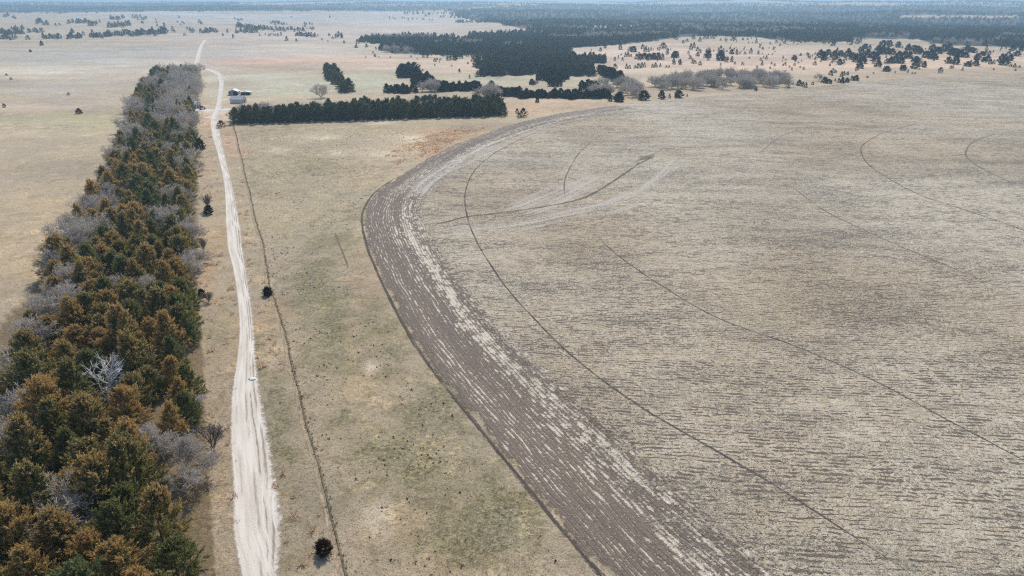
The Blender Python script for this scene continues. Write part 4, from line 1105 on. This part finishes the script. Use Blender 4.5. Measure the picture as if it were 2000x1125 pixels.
def sample(poly_px, n, seed, dens=None):
    rg = np.random.default_rng(seed)
    poly = [at(*q) for q in poly_px]
    X = rg.uniform(min(p[0] for p in poly), max(p[0] for p in poly), n * 6); Y = rg.uniform(min(p[1] for p in poly), max(p[1] for p in poly), n * 6)
    k = in_poly(X, Y, poly)
    if dens is not None: k &= rg.uniform(0, 1, n * 6) < dens(X, Y)
    X, Y = X[k][:n], Y[k][:n]
    return [(float(a), float(b), float(c)) for a, b, c in zip(X, Y, rg.uniform(.6, 1.4, len(X)))]
PAST = [(690, 1180), (640, 1000), (585, 760), (535, 570), (490, 380), (465, 255), (900, 245), (960, 250), (780, 325), (700, 400), (690, 460), (730, 560), (815, 720), (900, 830), (1000, 950), (1140, 1180)]
tufts('weed_clumps', [(x, y, k * rnd.choice([.45, .6, .8, 1.0, 1.3])) for x, y, k in sample(PAST, 3600, 31, lambda X, Y: np.clip((hnoise(X, Y, 12, 77) * .6 + hnoise(X, Y, 4, 78) * .4 - .45) * 4, 0.02, 1))], .13, .16, 10, M['weeds'], 'dark weed clumps dotting the near pasture', 32, .07)
VL = [(474, 1180), (468, 1000), (459, 800), (463, 690), (460, 560), (440, 470), (430, 340), (408, 240), (388, 240), (386, 400), (384, 520), (400, 700), (405, 860), (418, 1000), (425, 1180)]
VR = [(556, 1180), (535, 940), (505, 780), (500, 690), (482, 520), (470, 440), (455, 340), (435, 250), (450, 250), (480, 380), (515, 530), (560, 720), (600, 880), (640, 1050), (670, 1180)]
tufts('bluestem_grass', sample(VL, 900, 41, lambda X, Y: np.clip((hnoise(X, Y, 9, 5) - .5) * 4, 0, 1)) + sample([(740, 310), (800, 275), (900, 248), (960, 245), (900, 268), (800, 330)], 700, 44, lambda X, Y: np.clip((hnoise(X, Y, 5, 16) - .35) * 1.6, 0, 1)) + sample(VR, 900, 42, lambda X, Y: np.clip((hnoise(X, Y, 9, 6) - .5) * 4, 0, 1)), .55, .45, 22, M['bluestem'], 'rusty bluestem tussocks along the road verges', 43, .07)
tufts('bleached_grass', sample(VL, 2600, 51) + sample(VR, 3600, 52) + sample(PAST, 15000, 53), .22, .34, 7, M['thatch'], 'bleached grass tufts on the verges and pasture', 54, .05)
FN = [(1400, 1180), (1150, 900), (970, 700), (860, 540), (2150, 560), (2300, 700), (2300, 1180)]
def residue():
    rg = np.random.default_rng(91)
    pts = sample(FN, 42000, 92, lambda X, Y: np.clip(1.25 - Y / 170, 0.12, 1) * np.clip((hnoise(X * .3, Y * 1.2, 2.2, 93) - .30) * 2.5, 0.05, 1))
    n = len(pts); b = 4
    P = np.repeat(np.array([(x, y, 0.03) for x, y, k in pts]), b, 0); K = np.repeat([k for x, y, k in pts], b)
    P = P + np.c_[rg.normal(0, .14, n * b), rg.normal(0, .10, n * b), rg.uniform(0, .10, n * b)]
    az = rg.uniform(0, 6.28, n * b); el = rg.uniform(-.1, .7, n * b); L = (.20 * K * rg.uniform(.6, 1.4, n * b))[:, None]
    D = np.c_[np.cos(az) * np.cos(el), np.sin(az) * np.cos(el), np.sin(el)]; S = np.c_[-np.sin(az), np.cos(az), 0 * az] * .035 * K[:, None]
    V = np.stack([P - S, P + S, P + D * L], 1).reshape(-1, 3); V[:, 2] = np.maximum(V[:, 2], 0.02)
    return tag(link('corn_residue', mesh_np('corn_residue', V, np.arange(len(V)), 3, M['residue'])), 'loose pale corn leaves and stalks littering the near stubble', kind='stuff')
residue()
fl_pts = []
S_ = spline(PX(FENCE), .8)
for i, (x, y) in enumerate(S_):
    for k in range(2): fl_pts.append((x + .5 + WIG(y, 0) + rnd.gauss(0, .18), y + rnd.uniform(-.4, .4), rnd.uniform(.7, 1.3)))
tufts('bank_grass', fl_pts, .22, .16, 6, M['weeds'], 'dark grass fringe growing along the trodden line', 61, .05)

# ---- rocks by the road
def rock(name, seed, sx, sy, sz, mat, px, py, dxm, label):
    import bmesh
    bm = bmesh.new(); bmesh.ops.create_icosphere(bm, subdivisions=3, radius=1.0)
    rg = random.Random(seed); ax = [Vector((rg.gauss(0, 1), rg.gauss(0, 1), rg.gauss(0, 1))).normalized() for _ in range(9)]
    for v in bm.verts:
        d_ = v.co.normalized(); m = 1.0
        for a_ in ax: m = min(m, 0.80 / max(d_.dot(a_), 1e-3)) if d_.dot(a_) > .80 else m
        v.co = Vector((d_.x * sx * m, d_.y * sy * m, max(d_.z * sz * m, -sz * .25)))
    me = bpy.data.meshes.new(name); bm.to_mesh(me); bm.free(); me.materials.append(mat)
    x, y = at(px, py)
    return tag(link(name, me, None, (x + dxm, y, sz * .2), rg.uniform(0, 3)), label, 'rock')
rock('rock', 3, .50, .60, .30, M['rock'], 494, 741, 0, 'large white rock at the right edge of the gravel road')
rock('rock', 8, .16, .26, .14, M['rock_dark'], 487, 741, 0, 'small grey rock just left of the white roadside rock')

# ---- farmstead
def prism(name, pts, depth, mat, parent, loc=(0, 0, 0)):
    """pts: outline in local x, z; extruded along y"""
    n = len(pts); V = [(x, -depth / 2, z) for x, z in pts] + [(x, depth / 2, z) for x, z in pts]
    F = [list(range(n)), list(range(2 * n - 1, n - 1, -1))] + [[i, i + n, (i + 1) % n + n, (i + 1) % n] for i in range(n)]
    me = bpy.data.meshes.new(name); me.from_pydata(V, [], [f[::-1] for f in F]); me.materials.append(mat)
    return link(name, me, parent, loc)
M['metal_roof'] = mat_plain('white_metal_roof', (0.56, 0.57, 0.58, 1), (0.68, 0.68, 0.68, 1), 1.0, .5, .4)
M['grey_roof'] = mat_plain('grey_shingles', (0.40, 0.40, 0.42, 1), (0.52, 0.52, 0.54, 1), 2.0)
M['grey_wall'] = mat_plain('weathered_siding', (0.34, 0.33, 0.32, 1), (0.46, 0.45, 0.43, 1), 2.0)
M['white_wall'] = mat_plain('white_siding', (0.50, 0.49, 0.47, 1), (0.62, 0.61, 0.58, 1), 2.0)
M['dark_open'] = mat_plain('dark_opening', (0.02, 0.02, 0.02, 1), (0.04, 0.035, 0.03, 1), 1.0)
M['window'] = mat_plain('window_glass', (0.03, 0.04, 0.05, 1), (0.05, 0.06, 0.07, 1), 1.0, .1, .5)
def building(name, px, py, w, d_, eave, ridge, rz, wallm, roofm, label, doors=(), windows=()):
    x, y = at(px, py)
    e = link(name, None, None, (x, y, gz(x, y)), rz); tag(e, label, 'building')
    prism('wall', [(-w / 2, 0), (w / 2, 0), (w / 2, eave), (0, ridge), (-w / 2, eave)], d_, wallm, e)
    for sgn in (-1, 1):
        o_ = .35; sl = (ridge - eave) / (w / 2)
        a0, a1 = (sgn * 0.0, ridge + .03), (sgn * (w / 2 + o_), eave - o_ * sl + .03)
        prism('roof', [a0, a1, (a1[0], a1[1] + .10), (a0[0], a0[1] + .10)] if sgn > 0 else [a0, (a0[0], a0[1] + .10), (a1[0], a1[1] + .10), a1], d_ + .7, roofm, e)
    for (cx, dw, dh) in doors:
        prism('door', [(cx - dw / 2, 0), (cx + dw / 2, 0), (cx + dw / 2, dh), (cx - dw / 2, dh)], .08, M['dark_open'], e, (0, -d_ / 2 - .03, .02))
    for (cx, cz) in windows:
        prism('window', [(cx - .5, cz - .6), (cx + .5, cz - .6), (cx + .5, cz + .6), (cx - .5, cz + .6)], .08, M['window'], e, (0, -d_ / 2 - .03, 0))
    return e
building('barn', 458, 185, 6.8, 7.5, 2.7, 4.1, .15, M['grey_wall'], M['metal_roof'], 'grey barn with pale metal roof beside the road junction', doors=[(1.6, 3.2, 2.8)], windows=[(-2.2, 1.8)])
building('open_shed', 481, 185, 7.0, 5.0, 2.0, 2.6, .15, M['grey_wall'], M['metal_roof'], 'low open shed right of the grey barn', doors=[(-1.8, 3.2, 1.9), (1.8, 3.2, 1.9)])
building('farmhouse', 466, 201, 7.0, 8.5, 2.8, 4.6, 1.45, M['white_wall'], M['grey_roof'], 'white farmhouse behind bare trees at the windbreak end', doors=[(0, 1.0, 2.1)], windows=[(-2.6, 1.6), (2.6, 1.6)])
building('cottage', 377, 211, 6.5, 8.0, 2.8, 4.4, 1.3, M['white_wall'], M['metal_roof'], 'small white roofed cottage at the belt edge beside the drive', doors=[(0, 1.0, 2.1)], windows=[(-2.0, 1.5), (2.0, 1.5)])

# ------------------------------------------------------------------ the air
def build_haze():
    t = NT('valley_haze')
    pv = t.n('ShaderNodeVolumePrincipled')
    pv.inputs['Color'].default_value = (0.56, 0.81, 1.0, 1)
    pv.inputs['Density'].default_value = 1.8e-4
    pv.inputs['Anisotropy'].default_value = 0.35
    t.t.links.new(pv.outputs[0], t.out.inputs['Volume'])
    h = 60000.0; z0, z1 = -25.0, 110.0
    V = [(-h, -h, z0), (h, -h, z0), (h, h, z0), (-h, h, z0), (-h, -h, z1), (h, -h, z1), (h, h, z1), (-h, h, z1)]
    F = [(3, 2, 1, 0), (4, 5, 6, 7), (0, 1, 5, 4), (1, 2, 6, 5), (2, 3, 7, 6), (3, 0, 4, 7)]
    me = bpy.data.meshes.new('haze'); me.from_pydata(V, [], F); me.materials.append(t.m)
    return tag(link('haze', me), 'thin blue haze over the far woods', kind='stuff')
build_haze()
